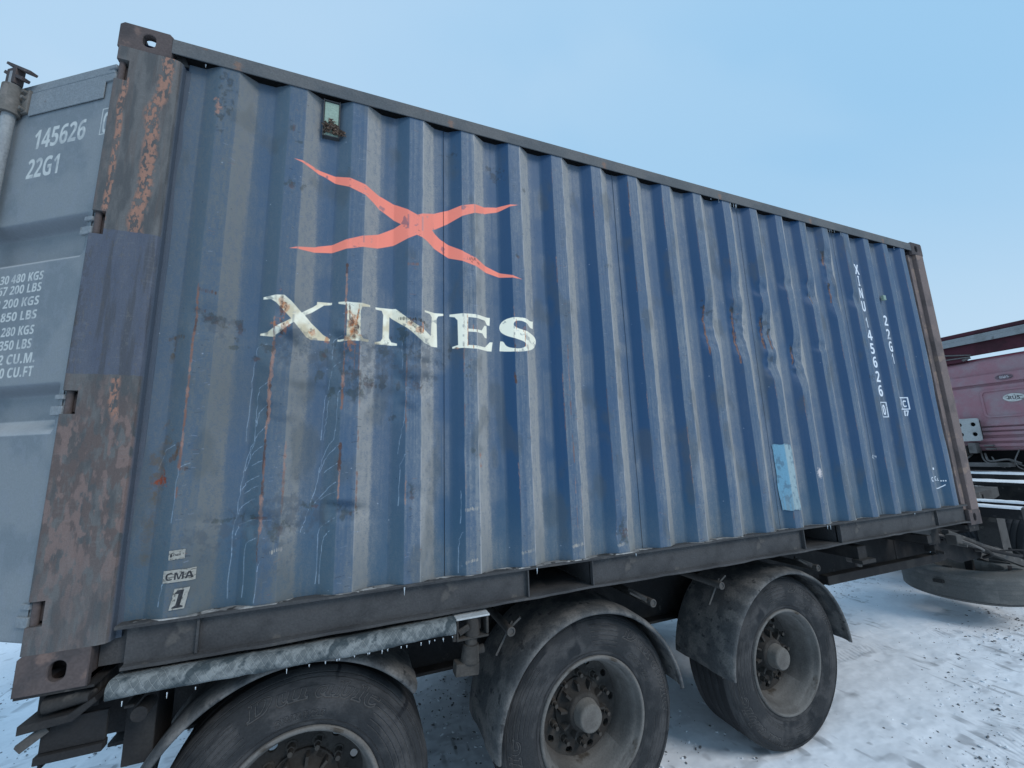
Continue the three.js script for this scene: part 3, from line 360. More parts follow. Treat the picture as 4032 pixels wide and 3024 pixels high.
      if (pa > 0) { const keep = pa * (1 - 0.5 * ss(0.007, 0.001, Math.abs(ad - 0.036)) * ss(0.5, 0.7, vn(y * 60, k * 3 + 7))) * (0.95 - 0.55 * ss(0.70, 0.80, fbm(x * 26, y * 26, 3)) - 0.20 * dust * (fl > 0.5 ? 1 : 0.5)); let pc = [s2l(P[q]), s2l(P[q + 1]), s2l(P[q + 2])]; if (P[q + 1] > 200 && x < 2) pc = mix3(pc, [0.62, 0.50, 0.30], 0.75 * ss(0.42, 0.66, fbm(x * 13 + 4, y * 11, 4)) * ss(1.5, 1.0, x)); pc = mix3(pc, [pc[0] * 0.72, pc[1] * 0.72, pc[2] * 0.72], clamp(0.32 * dust + 0.1 * (blot - 0.5), 0, 1)); c = mix3(c, pc, clamp(keep, 0, 1)); hgt += 0.03 * pa; }
      const wa = Q[q + 3] / 255;
      if (wa > 0) { c = mix3(c, [s2l(Q[q]), s2l(Q[q + 1]), s2l(Q[q + 2])], clamp(wa * (0.75 + 0.5 * grain), 0, 1)); hgt -= 0.16 * wa * (0.5 + grain); }
      col[q] = l2s(c[0]); col[q + 1] = l2s(c[1]); col[q + 2] = l2s(c[2]); col[q + 3] = 255; bmp[j * w + i] = 255 * clamp(hgt, 0, 1);
    }
  }
  return (x0, x1) => {                              // cut one sheet out, flipped to texture order
    const i0 = Math.round(X(x0)), pw = Math.round(X(x1)) - i0, a = new Uint8Array(pw * h * 4), b = new Uint8Array(pw * h * 4);
    for (let j = 0; j < h; j++) for (let i = 0; i < pw; i++) { const s = ((h - 1 - j) * w + i0 + i), t = (j * pw + i) * 4; for (let c = 0; c < 4; c++) a[t + c] = col[s * 4 + c]; b[t] = b[t + 1] = b[t + 2] = bmp[s]; b[t + 3] = 255; }
    return [dataTex(a, pw, h, true, false), dataTex(b, pw, h, false, false)];
  };
})();
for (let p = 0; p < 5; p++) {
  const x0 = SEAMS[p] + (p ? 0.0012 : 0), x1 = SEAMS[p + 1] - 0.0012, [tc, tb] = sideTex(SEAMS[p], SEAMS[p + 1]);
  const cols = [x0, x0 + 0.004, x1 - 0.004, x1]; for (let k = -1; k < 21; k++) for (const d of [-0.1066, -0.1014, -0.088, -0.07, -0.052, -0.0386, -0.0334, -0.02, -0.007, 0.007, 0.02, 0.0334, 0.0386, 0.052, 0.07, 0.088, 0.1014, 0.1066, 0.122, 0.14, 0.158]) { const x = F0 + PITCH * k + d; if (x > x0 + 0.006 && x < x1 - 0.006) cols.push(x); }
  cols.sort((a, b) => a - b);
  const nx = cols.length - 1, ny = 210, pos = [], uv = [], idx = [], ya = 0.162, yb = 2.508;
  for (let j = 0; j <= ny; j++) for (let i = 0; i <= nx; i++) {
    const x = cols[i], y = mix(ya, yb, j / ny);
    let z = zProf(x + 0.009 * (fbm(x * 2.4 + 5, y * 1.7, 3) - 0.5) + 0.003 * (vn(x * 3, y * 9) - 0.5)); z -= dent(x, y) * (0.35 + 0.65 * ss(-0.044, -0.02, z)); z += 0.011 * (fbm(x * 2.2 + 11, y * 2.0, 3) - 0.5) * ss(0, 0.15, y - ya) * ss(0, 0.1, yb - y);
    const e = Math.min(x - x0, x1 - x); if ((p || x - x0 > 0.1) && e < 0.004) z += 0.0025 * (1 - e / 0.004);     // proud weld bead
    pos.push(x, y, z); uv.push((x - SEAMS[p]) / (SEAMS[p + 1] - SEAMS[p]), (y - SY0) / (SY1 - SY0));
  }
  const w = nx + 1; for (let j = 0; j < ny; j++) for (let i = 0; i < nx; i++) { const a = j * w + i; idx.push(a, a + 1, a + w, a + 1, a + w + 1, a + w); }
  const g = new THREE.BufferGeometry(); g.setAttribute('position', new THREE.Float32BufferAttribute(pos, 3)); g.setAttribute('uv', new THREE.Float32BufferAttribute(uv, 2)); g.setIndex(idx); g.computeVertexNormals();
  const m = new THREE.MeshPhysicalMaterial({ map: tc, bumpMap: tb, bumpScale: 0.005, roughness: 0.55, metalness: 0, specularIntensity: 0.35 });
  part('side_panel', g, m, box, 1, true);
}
// ---- corner castings: plates with their lifting holes
function casting(x, dirX, y, z, dirZ, top, m) {
  const w = 0.178, h = 0.118, d = 0.162, out = [];
  const front = extr([[0, 0], [w, 0], [w, h - (top ? 0.012 : 0)], [w - (top ? 0.012 : 0), h], [0.012, h], [0, h - 0.012]], -0.026, 0, [oval(0.1, 0.058, 0.052, 0.07)], 0.003);
  const end = new THREE.ExtrudeGeometry((() => { const s = new THREE.Shape([new THREE.Vector2(0.027, 0.003), new THREE.Vector2(d, 0.003), new THREE.Vector2(d, h - 0.003), new THREE.Vector2(0.027, h - 0.003)]); s.holes.push(oval(0.09, 0.058, 0.05, 0.075)); return s; })(), { depth: 0.022, bevelEnabled: false }); end.rotateY(Math.PI / 2); end.translate(0.003, 0, 0);
  const capShape = new THREE.Shape([new THREE.Vector2(0.026, 0.027), new THREE.Vector2(w - 0.003, 0.027), new THREE.Vector2(w - 0.003, d), new THREE.Vector2(0.026, d)]); capShape.holes.push(oval(0.092, 0.084, 0.062, 0.092));
  const cap = new THREE.ExtrudeGeometry(capShape, { depth: 0.02, bevelEnabled: false }); cap.rotateX(-Math.PI / 2); cap.translate(0, top ? h - 0.023 : 0.003, 0);
  // rotateX(-90) sends shape y to -z, so the cap already lies behind the face
  out.push(front, end, cap, bx(w - 0.03, w - 0.003, 0.004, h - 0.004, -d, -0.027, 0), bx(0.026, w - 0.031, 0.024, h - 0.024, -d, -d + 0.02, 0), bx(0.026, w - 0.031, top ? 0.003 : h - 0.023, top ? 0.023 : h - 0.003, -d, -0.027, 0));
  const g = mergeGeometries(out.map(clean));
  if (dirX < 0) { g.scale(-1, 1, 1); } if (dirZ < 0) g.scale(1, 1, -1);
  if (dirX * dirZ < 0) { const p = g.attributes.position.array, n = g.attributes.normal.array; for (const A of [p, n]) for (let i = 0; i < A.length; i += 9) for (let k = 0; k < 3; k++) { const t = A[i + 3 + k]; A[i + 3 + k] = A[i + 6 + k]; A[i + 6 + k] = t; } }
  g.translate(x, y, z); part('corner_casting', g, m, box);
}
for (const [x, dx] of [[0, 1], [L, -1]]) for (const [z, dz] of [[0, 1], [-W, -1]]) { casting(x, dx, H - 0.118, z, dz, true, M.casting); casting(x, dx, 0, z, dz, false, M.casting); }
// ---- near rear post with hinge notches
{
  const tex = texFrom(256, 2048, (u, v) => {
    const x = u * 0.26, y = v * H; const n = fbm(x * 40, y * 9, 5), n2 = fbm(x * 150 + 5, y * 62, 4), g = vn(x * 500, y * 500);
    let c = mix3([0.064, 0.068, 0.072], [0.105, 0.106, 0.107], ss(0.35, 0.65, n)); c = mix3(c, [0.085, 0.066, 0.06], 0.35 * ss(0.5, 0.7, fbm(x * 60 + 3, y * 5, 4)));
    const sal = [0.27, 0.145, 0.105], brown = [0.092, 0.070, 0.066];
    const wv = (fbm(3, y * 6, 3) - 0.5) * 0.05;
    const s1 = ss(0.034, 0.010, Math.abs(x - (0.155 + 0.03 * ss(2.1, 2.45, y) + wv))) * ss(1.55, 1.7, y), s2 = ss(0.014, 0.004, Math.abs(x - (0.045 + wv * 0.4))) * ss(1.62, 1.7, y) * ss(2.36, 2.3, y);
    c = mix3(c, brown, 0.8 * ss(0.3, 0.7, s1 + s2) * ss(0.3, 0.5, n2)); c = mix3(c, sal, clamp((s1 + s2) * ss(0.42, 0.56, n2) * 1.1, 0, 1));
    const lowr = ss(1.12, 0.85, y) * (1 - 0.65 * ss(0.5, 0.2, y)); c = mix3(c, brown, lowr * ss(0.42, 0.6, fbm(x * 60 + 9, y * 21, 5)) * 0.9); c = mix3(c, [0.165, 0.118, 0.108], lowr * 0.85 * ss(0.52, 0.62, 0.6 * fbm(x * 64 + 2, y * 26 + 7, 5) + 0.4 * fbm(x * 26, y * 5 + 3, 3)));
    c = mix3(c, sal, ss(0.02, 0.006, Math.abs(x - 0.15 - wv)) * ss(1.06, 1.03, y) * ss(0.85, 0.93, y) * ss(0.4, 0.55, n2)); c = mix3(c, brown, ss(0.03, 0.0, x) * ss(0.4, 0.6, n) * 0.8);
    const edge = 0.008 * (n2 - 0.5), bl = ss(1.052, 1.056, y + edge) * ss(1.636, 1.632, y + edge * 0.4);
    c = mix3(c, mix3(mix3([0.058, 0.072, 0.106], [0.082, 0.095, 0.125], n), [0.045, 0.048, 0.055], 0.6 * ss(0.55, 0.75, fbm(x * 50, y * 4 + 9, 4)) + 0.5 * ss(0.05, 0.0, x) * ss(0.4, 0.6, n2)), bl * (0.97 - 0.5 * ss(0.66, 0.76, n2)));
    const scr = ss(0.72, 0.8, vn(x * 20 + 3, y * 140)) * ss(0.6, 0.7, n); c = mix3(c, [0.2, 0.2, 0.2], scr * 0.10);
    c = mix3(c, [0.055, 0.075, 0.105], 0.9 * ss(0.218, 0.23, x)); const q = 0.88 + 0.24 * g; return [c[0] * q, c[1] * q, c[2] * q];  // flange past the post face is painted dark blue as recess shade
  }, true, false);
  const m = new THREE.MeshStandardMaterial({ map: tex, bumpMap: bumpRough, bumpScale: 0.0025, roughness: 0.78 });
  const full = [[0.002, 0.004], [0.006, 0], [0.196, 0], [0.214, 0.006], [0.222, 0.02], [0.224, 0.046], [0.240, 0.048], [0.240, 0.062], [0.212, 0.062], [0.205, 0.12], [0.002, 0.12]];
  const cut = full.map(([x, z]) => [Math.max(x, 0.046), z]).filter((p, i, a) => !i || p[0] !== a[i - 1][0] || p[1] !== a[i - 1][1]);
  const prism = (pts, y0, y1) => { const s = new THREE.Shape(pts.map((p) => new THREE.Vector2(...p))); const g = new THREE.ExtrudeGeometry(s, { depth: y1 - y0, bevelEnabled: false }); g.rotateX(-Math.PI / 2); g.translate(0, y0, 0); return g; };
  // shape y runs to -z after the turn
  const notch = [[0.203, 0.282], [0.906, 0.992], [1.609, 1.707], [2.31, 2.408]];
  let y = 0.1185; const geos = [];
  for (const [a, b] of notch) { geos.push(prism(full, y, a)); geos.push(prism(cut, a, b)); y = b; }
  geos.push(prism(full, y, H - 0.1185));
  let g = mergeGeometries(geos.map(clean)); const p = g.attributes.position, uv = g.attributes.uv; for (let i = 0; i < p.count; i++) uv.setXY(i, (p.getX(i) - p.getZ(i) * 0.3) / 0.26, p.getY(i) / H);
  part('corner_post', g, m, box, 1, true);
  for (const [a, b] of notch) part('hinge_lug', [bx(0.006, 0.034, a + 0.008, b - 0.008, -0.11, -0.03, 0.004), cyl([0.016, a + 0.001, -0.022], [0.016, b - 0.001, -0.022], 0.011)], M.casting, box);
  // far and front posts
  part('corner_post', bx(0.002, 0.2, 0.1185, H - 0.1185, -W, -W + 0.12), M.casting, box);
  const post = (z0, z1) => [bx(L - 0.125, L - 0.002, 0.1185, H - 0.1185, z0, z1), bx(L - 0.196, L - 0.126, 0.1185, H - 0.1185, z0 === -0.12 ? -0.05 : z0, z0 === -0.12 ? -0.03 : z0 + 0.02)];
  part('corner_post', post(-0.12, -0.001), M.rust, box); part('corner_post', post(-W, -W + 0.119), M.rust, box);
}
// ---- rails
part('top_rail', [bx(0.1785, L - 0.1785, 2.503, 2.576, -0.0075, -0.001, 0.003), bx(0.1785, L - 0.1785, 2.568, 2.5755, -0.062, -0.0078, 0.002), bx(0.1785, L - 0.1785, 2.50, 2.5675, -0.062, -0.056, 0)], M.topRail, box); part('rail_shade_plate', bx(0.225, L - 0.1785, 2.5095, 2.514, -0.0555, -0.008, 0), M.black, box);  // the black plate closes the rail cavity and stands in for its shade
part('top_rail', [bx(0.1785, L - 0.1785, 2.507, 2.574, -W, -W + 0.06, 0.006)], M.topRail, box);
const POCKETS = [[1.80, 2.157], [3.80, 4.172]];
{
  // the bottom rail is a channel whose lower lip is bent and wavy
  const geos = [], spans = [[0.262, POCKETS[0][0]], [POCKETS[0][1], POCKETS[1][0]], [POCKETS[1][1], L - 0.178]];
  for (const [a, b] of spans) { geos.push(bx(a, b, 0.034, 0.156, -0.038, -0.030, 0)); }
  const strip = (x0, x1, f) => { const n = Math.ceil((x1 - x0) / 0.02), pos = [], idx = []; for (let i = 0; i <= n; i++) { const x = mix(x0, x1, i / n); f(x).forEach((q) => pos.push(x, q[0], q[1])); } const m = f(x0).length; for (let i = 0; i < n; i++) for (let k = 0; k < m; k++) { const a = i * m + k, b = i * m + (k + 1) % m; idx.push(a, b, a + m, b, b + m, a + m); } const g = new THREE.BufferGeometry(); g.setAttribute('position', new THREE.Float32BufferAttribute(pos, 3)); g.setIndex(idx); let q = g.toNonIndexed(); q.computeVertexNormals(); return q; };
  geos.push(strip(0.262, L - 0.178, (x) => { const a = 0.010 * (vn(x * 3.5, 3) - 0.5) + 0.004 * (vn(x * 13, 8) - 0.5), b = 0.012 * (vn(x * 2.7, 5) - 0.5); return [[0.033, -0.09], [0.034, -0.028], [0.029 + a, -0.005 + b], [0.019 + a, -0.004 + b], [0.021, -0.03], [0.022, -0.09]]; }));
  geos.push(bx(0.18, 0.262, 0.03, 0.1565, -0.075, -0.062, 0)); geos.push(strip(0.236, L - 0.178, (x) => { const a = 0.004 * (vn(x * 9, 31) - 0.5); return [[0.157, -0.06], [0.157, -0.001 + a], [0.166, 0.001 + a], [0.169, -0.004], [0.169, -0.06]]; }));  // the box is a filler plate added so the gap by the casting stays dark
  for (const [a, b] of POCKETS) { geos.push(bx(a - 0.006, a, 0.034, 0.156, -W + 0.03, -0.006, 0), bx(b, b + 0.006, 0.034, 0.156, -W + 0.03, -0.004, 0), bx(a, b, 0.021, 0.031, -W + 0.03, -0.091, 0), bx(a, b, 0.148, 0.1565, -W + 0.03, -0.061, 0)); }
  for (const x of [0.47, 5.42]) geos.push(bx(x, x + 0.008, 0.036, 0.155, -0.029, -0.012, 0));
  part('bottom_rail', geos, M.rail, box);
  part('bottom_rail', [bx(0.178, L - 0.178, 0.02, 0.165, -W + 0.001, -W + 0.028)], M.rail, box);
}
part('underframe', Array.from({ length: 16 }, (_, i) => 0.35 + i * 0.345).filter((x) => !POCKETS.some(([a, b]) => x > a - 0.06 && x < b + 0.02)).map((x) => bx(x, x + 0.045, 0.028, 0.13, -W + 0.035, -0.045, 0)), M.chassis, box);
part('floor', [bx(0.03, L - 0.05, 0.1575, 0.185, -W + 0.06, -0.0625)], M.floor, box);
{
  // roof, far side and front are corrugated sheets as well
  const sheet = (n, f) => { const pos = [], idx = []; for (let i = 0; i <= n; i++) { const [p, q] = f(i / n); pos.push(...p, ...q); } for (let i = 0; i < n; i++) idx.push(2 * i, 2 * i + 1, 2 * i + 2, 2 * i + 1, 2 * i + 3, 2 * i + 2); const g = new THREE.BufferGeometry(); g.setAttribute('position', new THREE.Float32BufferAttribute(pos, 3)); g.setIndex(idx); g.computeVertexNormals(); return g; };
  const wv = (t, k) => clamp(Math.abs(((t * k) % 1) - 0.5) * 4 - 0.5, 0, 1);
  const plain = mat(mottled([0.06, 0.12, 0.25], [0.10, 0.15, 0.25], [0.2, 0.2, 0.2], { f: 6 }), { roughness: 0.65, side: THREE.DoubleSide });
  part('roof_panel', sheet(400, (t) => { const x = mix(0.06, L - 0.06, t), y = 2.548 + 0.018 * wv(t, 28); return [[x, y, -0.0625], [x, y, -W + 0.061]]; }), plain, box);
  part('far_side_panel', sheet(400, (t) => { const x = mix(0.2, L - 0.13, t), z = -W + 0.01 + 0.034 * wv(t, 20); return [[x, 0.166, z], [x, 2.506, z]]; }), plain, box);
  part('front_panel', sheet(160, (t) => { const z = mix(-0.121, -W + 0.12, t), x = L - 0.055 + 0.04 * wv(t, 9); return [[x, 0.12, z], [x, 2.5, z]]; }), plain, box);
  part('door_header', [bx(0.0035, 0.08, 2.43, 2.55, -W + 0.165, -0.165)], M.casting, box); part('door_sill', [bx(0.0035, 0.08, 0.02, 0.155, -W + 0.165, -0.165)], M.casting, box);
  for (const [a, b] of [[0.015, 0.118], [2.49, 2.57]]) part('front_rail', bx(L - 0.1, L - 0.006, a, b, -W + 0.165, -0.165), M.rust, box);
}
// ---- frost along the foot of the side
{
  const pos = [], idx = []; const n = 560; const ring = 4;
  for (let i = 0; i <= n; i++) {
    const x = mix(0.262, L - 0.2, i / n), zb = zProf(x) + 0.001, keep = ss(0.36, 0.55, fbm(x * 7.2, 61, 5)) * (0.2 + 0.7 * ss(5.0, 2.4, x)), hgt = 0.0006 + 0.0022 * fbm(x * 17, 5, 4) * keep, e = 0.002 * (fbm(x * 20, 15, 3) - 0.5) * keep;
    pos.push(x, 0.1695, zb, x, 0.1695 + hgt * 1.2 * keep, zb + 0.001, x, 0.1695 + hgt * 0.8 * keep, mix(zb, 0.0015, 0.7 * keep), x, 0.1692 - 0.002 * keep, mix(zb, 0.003, keep) + e);
  }
  for (let i = 0; i < n; i++) for (let k = 0; k < ring - 1; k++) { const a = i * ring + k; idx.push(a, a + 1, a + ring, a + 1, a + ring + 1, a + ring); }
  const g = new THREE.BufferGeometry(); g.setAttribute('position', new THREE.Float32BufferAttribute(pos, 3)); g.setIndex(idx); g.computeVertexNormals();
  const ms = mat(mottled([0.36, 0.36, 0.355], [0.18, 0.18, 0.18], [0.04, 0.04, 0.04], { f: 16, speck: 0.54, lo: 0.35, hi: 0.58 }), { roughness: 0.95, bump: bumpRough, bumpScale: 0.006, side: THREE.DoubleSide }); part('snow_strip', g, ms, box);
  const r = rng(12);
  for (const [x0, x1, k, y, z, s] of [[3.42, 3.62, 9, 2.506, -0.012, 1], [4.6, 4.76, 5, 2.506, -0.012, 0.8], [4.82, 4.93, 4, 2.506, -0.012, 0.9], [3.35, 3.37, 1, 2.506, -0.02, 0.4], [5.2, 5.25, 2, 2.506, -0.02, 0.6], [5.62, 5.64, 1, 2.506, -0.02, 0.7], [0.3, 0.31, 1, 2.506, -0.02, 0.35]])
    for (let i = 0; i < k; i++) { const x = mix(x0, x1, (i + r() * 0.8) / k), l = (0.02 + 0.045 * r()) * s; part('icicle', cyl([x, y, z], [x + 0.002 * (r() - 0.5), y - l, z], 0.003, 0.0006, 6), M.ice, box); }
  for (const x of [1.21, 1.84, 2.43, 4.03, 4.06, 5.08]) { const l = 0.008 + 0.026 * r(); part('icicle', cyl([x, 0.162, 0.0035], [x, 0.162 - l, 0.0035], 0.0035, 0.0007, 6), M.ice, box); }
}
// ---- ventilator with a rusted-through corner
{
  part('ventilator', [bx(0.795, 0.862, 2.296, 2.486, -0.060, -0.028, 0.003), ], M.ventilator, box); part('ventilator_frame', [bx(0.790, 0.794, 2.288, 2.496, -0.06, -0.022, 0), bx(0.863, 0.867, 2.288, 2.496, -0.06, -0.022, 0), bx(0.7945, 0.8625, 2.487, 2.492, -0.06, -0.022, 0), bx(0.7945, 0.8625, 2.291, 2.2955, -0.06, -0.026, 0)], M.rail, box);
  const r = rng(33), geos = [];
  for (let i = 0; i < 90; i++) {                    // curled flakes of scale, heaped in the lower half
    const w = 0.006 + 0.016 * r(), hgt = 0.004 + 0.012 * r(), g = new THREE.BoxGeometry(w, hgt, 0.0015, 3, 2, 1), p = g.attributes.position, cu = 20 + 50 * r();
    for (let k = 0; k < p.count; k++) p.setZ(k, p.getZ(k) + cu * p.getX(k) * p.getX(k) + 0.003 * (vn(p.getX(k) * 400 + i, p.getY(k) * 400) - 0.5)); g.computeVertexNormals();
    g.rotateX((r() - 0.5) * 1.6); g.rotateY((r() - 0.5) * 1.6); g.rotateZ(r() * 6); const side = i > 72, x = side ? 0.868 + 0.03 * r() * r() : 0.794 + 0.072 * r(), y = side ? 2.305 + 0.02 * r() : 2.305 + 0.085 * r() * (1 - Math.abs(x - 0.828) * 17);
    g.translate(x, y, -0.026 + 0.014 * r()); geos.push(g);
  }
  part('rust_flake', geos, M.rustFlake, box);
  part('ventilator', [bx(5.286, 5.322, 1.946, 1.99, -0.035, -0.012, 0.003)], M.ventilator, box);
}
// ---- thin sheets stuck on the side, following the folds
function decal(name, outline, map, w, h, color, mtl) {
  const [x0, y0, x1, y1] = outline.box, nx = Math.max(2, Math.round((x1 - x0) / 0.006)), ny = Math.max(2, Math.round((y1 - y0) / 0.02)), pos = [], uv = [], idx = [];
  for (let j = 0; j <= ny; j++) for (let i = 0; i <= nx; i++) {
    const t = i / nx, v = j / ny, x = mix(x0, x1, t) + (outline.lean || 0) * v + (outline.rag || 0) * (vn(v * 9, 3 + x0) - 0.5) * (t === 0 || t === 1 ? 1 : 0), y = mix(y0, y1, v) + (outline.slope || 0) * t + (outline.rag || 0) * (vn(t * 9, 7 + x0) - 0.5) * (v === 0 || v === 1 ? 1 : 0);
    pos.push(x, y, zProf(x) - dent(x, y) * 0.9 + 0.0045); uv.push(t, v);
  }
  const q = nx + 1; for (let j = 0; j < ny; j++) for (let i = 0; i < nx; i++) { const a = j * q + i; idx.push(a, a + 1, a + q, a + 1, a + q + 1, a + q); }
  const g = new THREE.BufferGeometry(); g.setAttribute('position', new THREE.Float32BufferAttribute(pos, 3)); g.setAttribute('uv', new THREE.Float32BufferAttribute(uv, 2)); g.setIndex(idx); g.computeVertexNormals();
  const m = part(name, g, mtl || new THREE.MeshStandardMaterial({ map, roughness: 0.75, bumpMap: bumpFine, bumpScale: 0.001 }), box, 1, true); return m;
}
function printTex(w, h, draw, wear = 0.5) {
  const c = document.createElement('canvas'); c.width = w; c.height = h; const g = c.getContext('2d'); draw(g, w, h);
  const s = g.getImageData(0, 0, w, h).data, d = new Uint8Array(w * h * 4);
  for (let j = 0; j < h; j++) for (let i = 0; i < w; i++) { const a = (j * w + i) * 4, b = ((h - 1 - j) * w + i) * 4, n = fbm(i / w * 9 + w, j / h * 9, 4), q = 1 - wear * 0.5 * n - wear * 0.5 * ss(0.6, 0.72, n); for (let k = 0; k < 3; k++) d[b + k] = s[a + k] * q; d[b + 3] = 255; }
  return dataTex(d, w, h, true, false);
}
decal('paint_patch', { box: [3.668, 0.285, 3.80, 0.722], slope: -0.002, lean: -0.008, rag: 0.014 }, texFrom(128, 256, (u, v) => { const n = fbm(u * 6, v * 14, 4); let c = mix3([0.15, 0.33, 0.45], [0.27, 0.37, 0.40], ss(0.50, 0.56, u + 0.02 * (n - 0.5))); c = mix3(c, [0.08, 0.14, 0.2], 0.6 * ss(0.58, 0.72, n)); c = mix3(c, [0.20, 0.25, 0.27], 0.6 * ss(0.3, 0.6, fbm(u * 22, v * 3, 4)) * ss(0.4, 0, v)); c = mix3(c, [0.10, 0.16, 0.22], 0.5 * ss(0.05, 0, Math.min(u, 1 - u, v * 2, 2 - 2 * v)) * ss(0.3, 0.6, n)); const q = 0.9 + 0.25 * fbm(u * 30, v * 60, 3); return [c[0] * q, c[1] * q, c[2] * q]; }, true, false)).userData.label = 'light blue rectangular repair patch';
const CREAM = 'rgb(178,176,168)', INK = 'rgb(52,54,60)';
decal('sticker', { box: [0.366, 0.369, 0.415, 0.402], slope: 0.003 }, printTex(128, 80, (g, w, h) => { g.fillStyle = CREAM; g.fillRect(0, 0, w, h); g.fillStyle = INK; g.font = 'bold 26px sans-serif'; g.fillText('FASH', 32, 50); g.fillRect(10, 30, 16, 26); }, 0.6));
decal('sticker', { box: [0.354, 0.290, 0.452, 0.333], slope: 0.003 }, printTex(256, 112, (g, w, h) => { g.fillStyle = CREAM; g.fillRect(0, 0, w, h); g.fillStyle = INK; g.font = 'bold 92px sans-serif'; g.save(); g.translate(16, 90); g.scale(226 / g.measureText('CMA').width, 1); g.fillText('CMA', 0, 0); g.restore(); }, 0.5));
decal('sticker', { box: [0.382, 0.196, 0.428, 0.268], lean: 0.012, slope: 0.002 }, printTex(112, 176, (g, w, h) => { g.fillStyle = CREAM; g.fillRect(0, 0, w, h); g.fillStyle = INK; g.beginPath(); g.moveTo(14, 30); g.lineTo(34, 14); g.lineTo(74, 14); g.lineTo(74, 140); g.lineTo(98, 152); g.lineTo(98, 164); g.lineTo(18, 164); g.lineTo(18, 152); g.lineTo(40, 140); g.lineTo(40, 46); g.lineTo(14, 46); g.closePath(); g.fill(); }, 0.5));
// ---- the open door
{
  const door = new THREE.Group(); door.name = 'door'; door.position.set(0, 0, -0.02); door.rotation.y = -32.3 * Math.PI / 180; box.add(door);
  const DW = 1.16, y0 = 0.155, y1 = 2.362, w = 900, h = 1780, ppm = w / DW;
  const c = document.createElement('canvas'); c.width = w; c.height = h; const g = c.getContext('2d'); const X = (s) => (DW - s) * ppm, Y = (y) => (y1 - y) * h / (y1 - y0);
  const t = (str, sL, sR, yb, yt, font = '') => { g.save(); g.font = font + ' 100px sans-serif'; const m = g.measureText(str).width; g.translate(X(sL), Y(yb)); g.scale((sL - sR) * ppm / m, (yt - yb) * h / (y1 - y0) / 73); g.fillText(str, 0, 0); g.restore(); };
  g.fillStyle = 'rgb(236,240,238)'; t('145626', 0.406, 0.118, 2.062, 2.158, 'bold'); t('0', 0.034, 0.0, 2.07, 2.168, 'bold'); t('22G1', 0.412, 0.226, 1.923, 2.016, 'bold'); t('XINU', 0.86, 0.62, 2.062, 2.158);
  g.strokeStyle = 'rgb(170,180,184)'; g.lineWidth = 3; g.strokeRect(X(0.042), Y(2.185), 60, 0.125 * ppm);
  [['30 480 KGS', 1.451, 1.488], ['67 200 LBS', 1.402, 1.440], ['2 200 KGS', 1.346, 1.384], ['4 850 LBS', 1.290, 1.327], ['28 280 KGS', 1.228, 1.266], ['62 350 LBS', 1.172, 1.211], ['33.2 CU.M.', 1.113, 1.154], ['1 170 CU.FT', 1.060, 1.100]].forEach(([s, a, b], i) => t(s, 0.44, i > 5 ? 0.176 : 0.208, a, b, 'bold'));
  const P = g.getImageData(0, 0, w, h).data;
  const tex = texFrom(w, h, (u, v) => { const i = Math.min(w - 1, Math.floor(u * w)), j = h - 1 - Math.min(h - 1, Math.floor(v * h)), a = P[(j * w + i) * 4 + 3] / 255, n = fbm(u * 8, v * 16, 5), n2 = fbm(u * 40, v * 60, 3), gr = vn(u * 450, v * 880); let k = mix3([0.150, 0.178, 0.200], [0.19, 0.213, 0.23], ss(0.35, 0.65, n)); k = mix3(k, [0.19, 0.215, 0.245], 0.4 * ss(0.6, 0.7, n2)); const yy = mix(0.155, 2.362, v), sd = 1 - u; { let lo = 0, hi = 0; for (const [a, b, e, f] of [[1.716, 1.676, 1.572, 1.522], [1.030, 0.990, 0.900, 0.836]]) { lo = Math.max(lo, ss(a, a - 0.004, yy) * ss(b, b + 0.006, yy)); hi = Math.max(hi, ss(e, e - 0.006, yy) * ss(f, f + 0.004, yy)); } const e = ss(0.032, 0.036, sd); k = mix3(k, [0.16, 0.18, 0.205], lo * 0.75 * e); k = mix3(k, [0.36, 0.38, 0.395], hi * e * (0.5 + 0.4 * n)); } if (a) k = mix3(k, [0.56, 0.58, 0.56], a * (0.95 - 0.32 * ss(0.50, 0.66, n2) - 0.25 * gr)); const q = 0.92 + 0.16 * gr; return [k[0] * q, k[1] * q, k[2] * q]; }, true, false);  // lo paints shade into the downward slopes; hi is frost on the upward ones
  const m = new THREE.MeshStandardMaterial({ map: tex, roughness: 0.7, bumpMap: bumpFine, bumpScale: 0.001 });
  // pressed sheet: two horizontal recesses, framed at the hinge side
  const rec = (y) => { let d = 0; for (const [a, b, e, f] of [[1.716, 1.676, 1.572, 1.522], [1.030, 0.990, 0.900, 0.836]]) d = Math.max(d, ss(a, b, y) * ss(f, e, y)); return d; };
  const nx = 60, ny = 420, pos = [], uv = [], idx = [];
  for (let j = 0; j <= ny; j++) for (let i = 0; i <= nx; i++) { const s = mix(0.008, DW, i / nx), y = mix(y0, y1, j / ny); const e = ss(0.036, 0.048, s) * ss(DW - 0.03, DW - 0.045, s); pos.push(-s, y, -0.002 - 0.055 * rec(y) * e - 0.005 * e * ss(2.215, 2.225, y) * 0 + 0.002 * (fbm(s * 5, y * 5, 3) - 0.5) * e); uv.push(1 - s / DW, (y - y0) / (y1 - y0)); }
  const q = nx + 1; for (let j = 0; j < ny; j++) for (let i = 0; i < nx; i++) { const a = j * q + i; idx.push(a, a + q, a + 1, a + 1, a + q, a + q + 1); }
  const pg = new THREE.BufferGeometry(); pg.setAttribute('position', new THREE.Float32BufferAttribute(pos, 3)); pg.setAttribute('uv', new THREE.Float32BufferAttribute(uv, 2)); pg.setIndex(idx); pg.computeVertexNormals(); m.side = THREE.DoubleSide;
  part('door_panel', pg, m, door, 1, true);
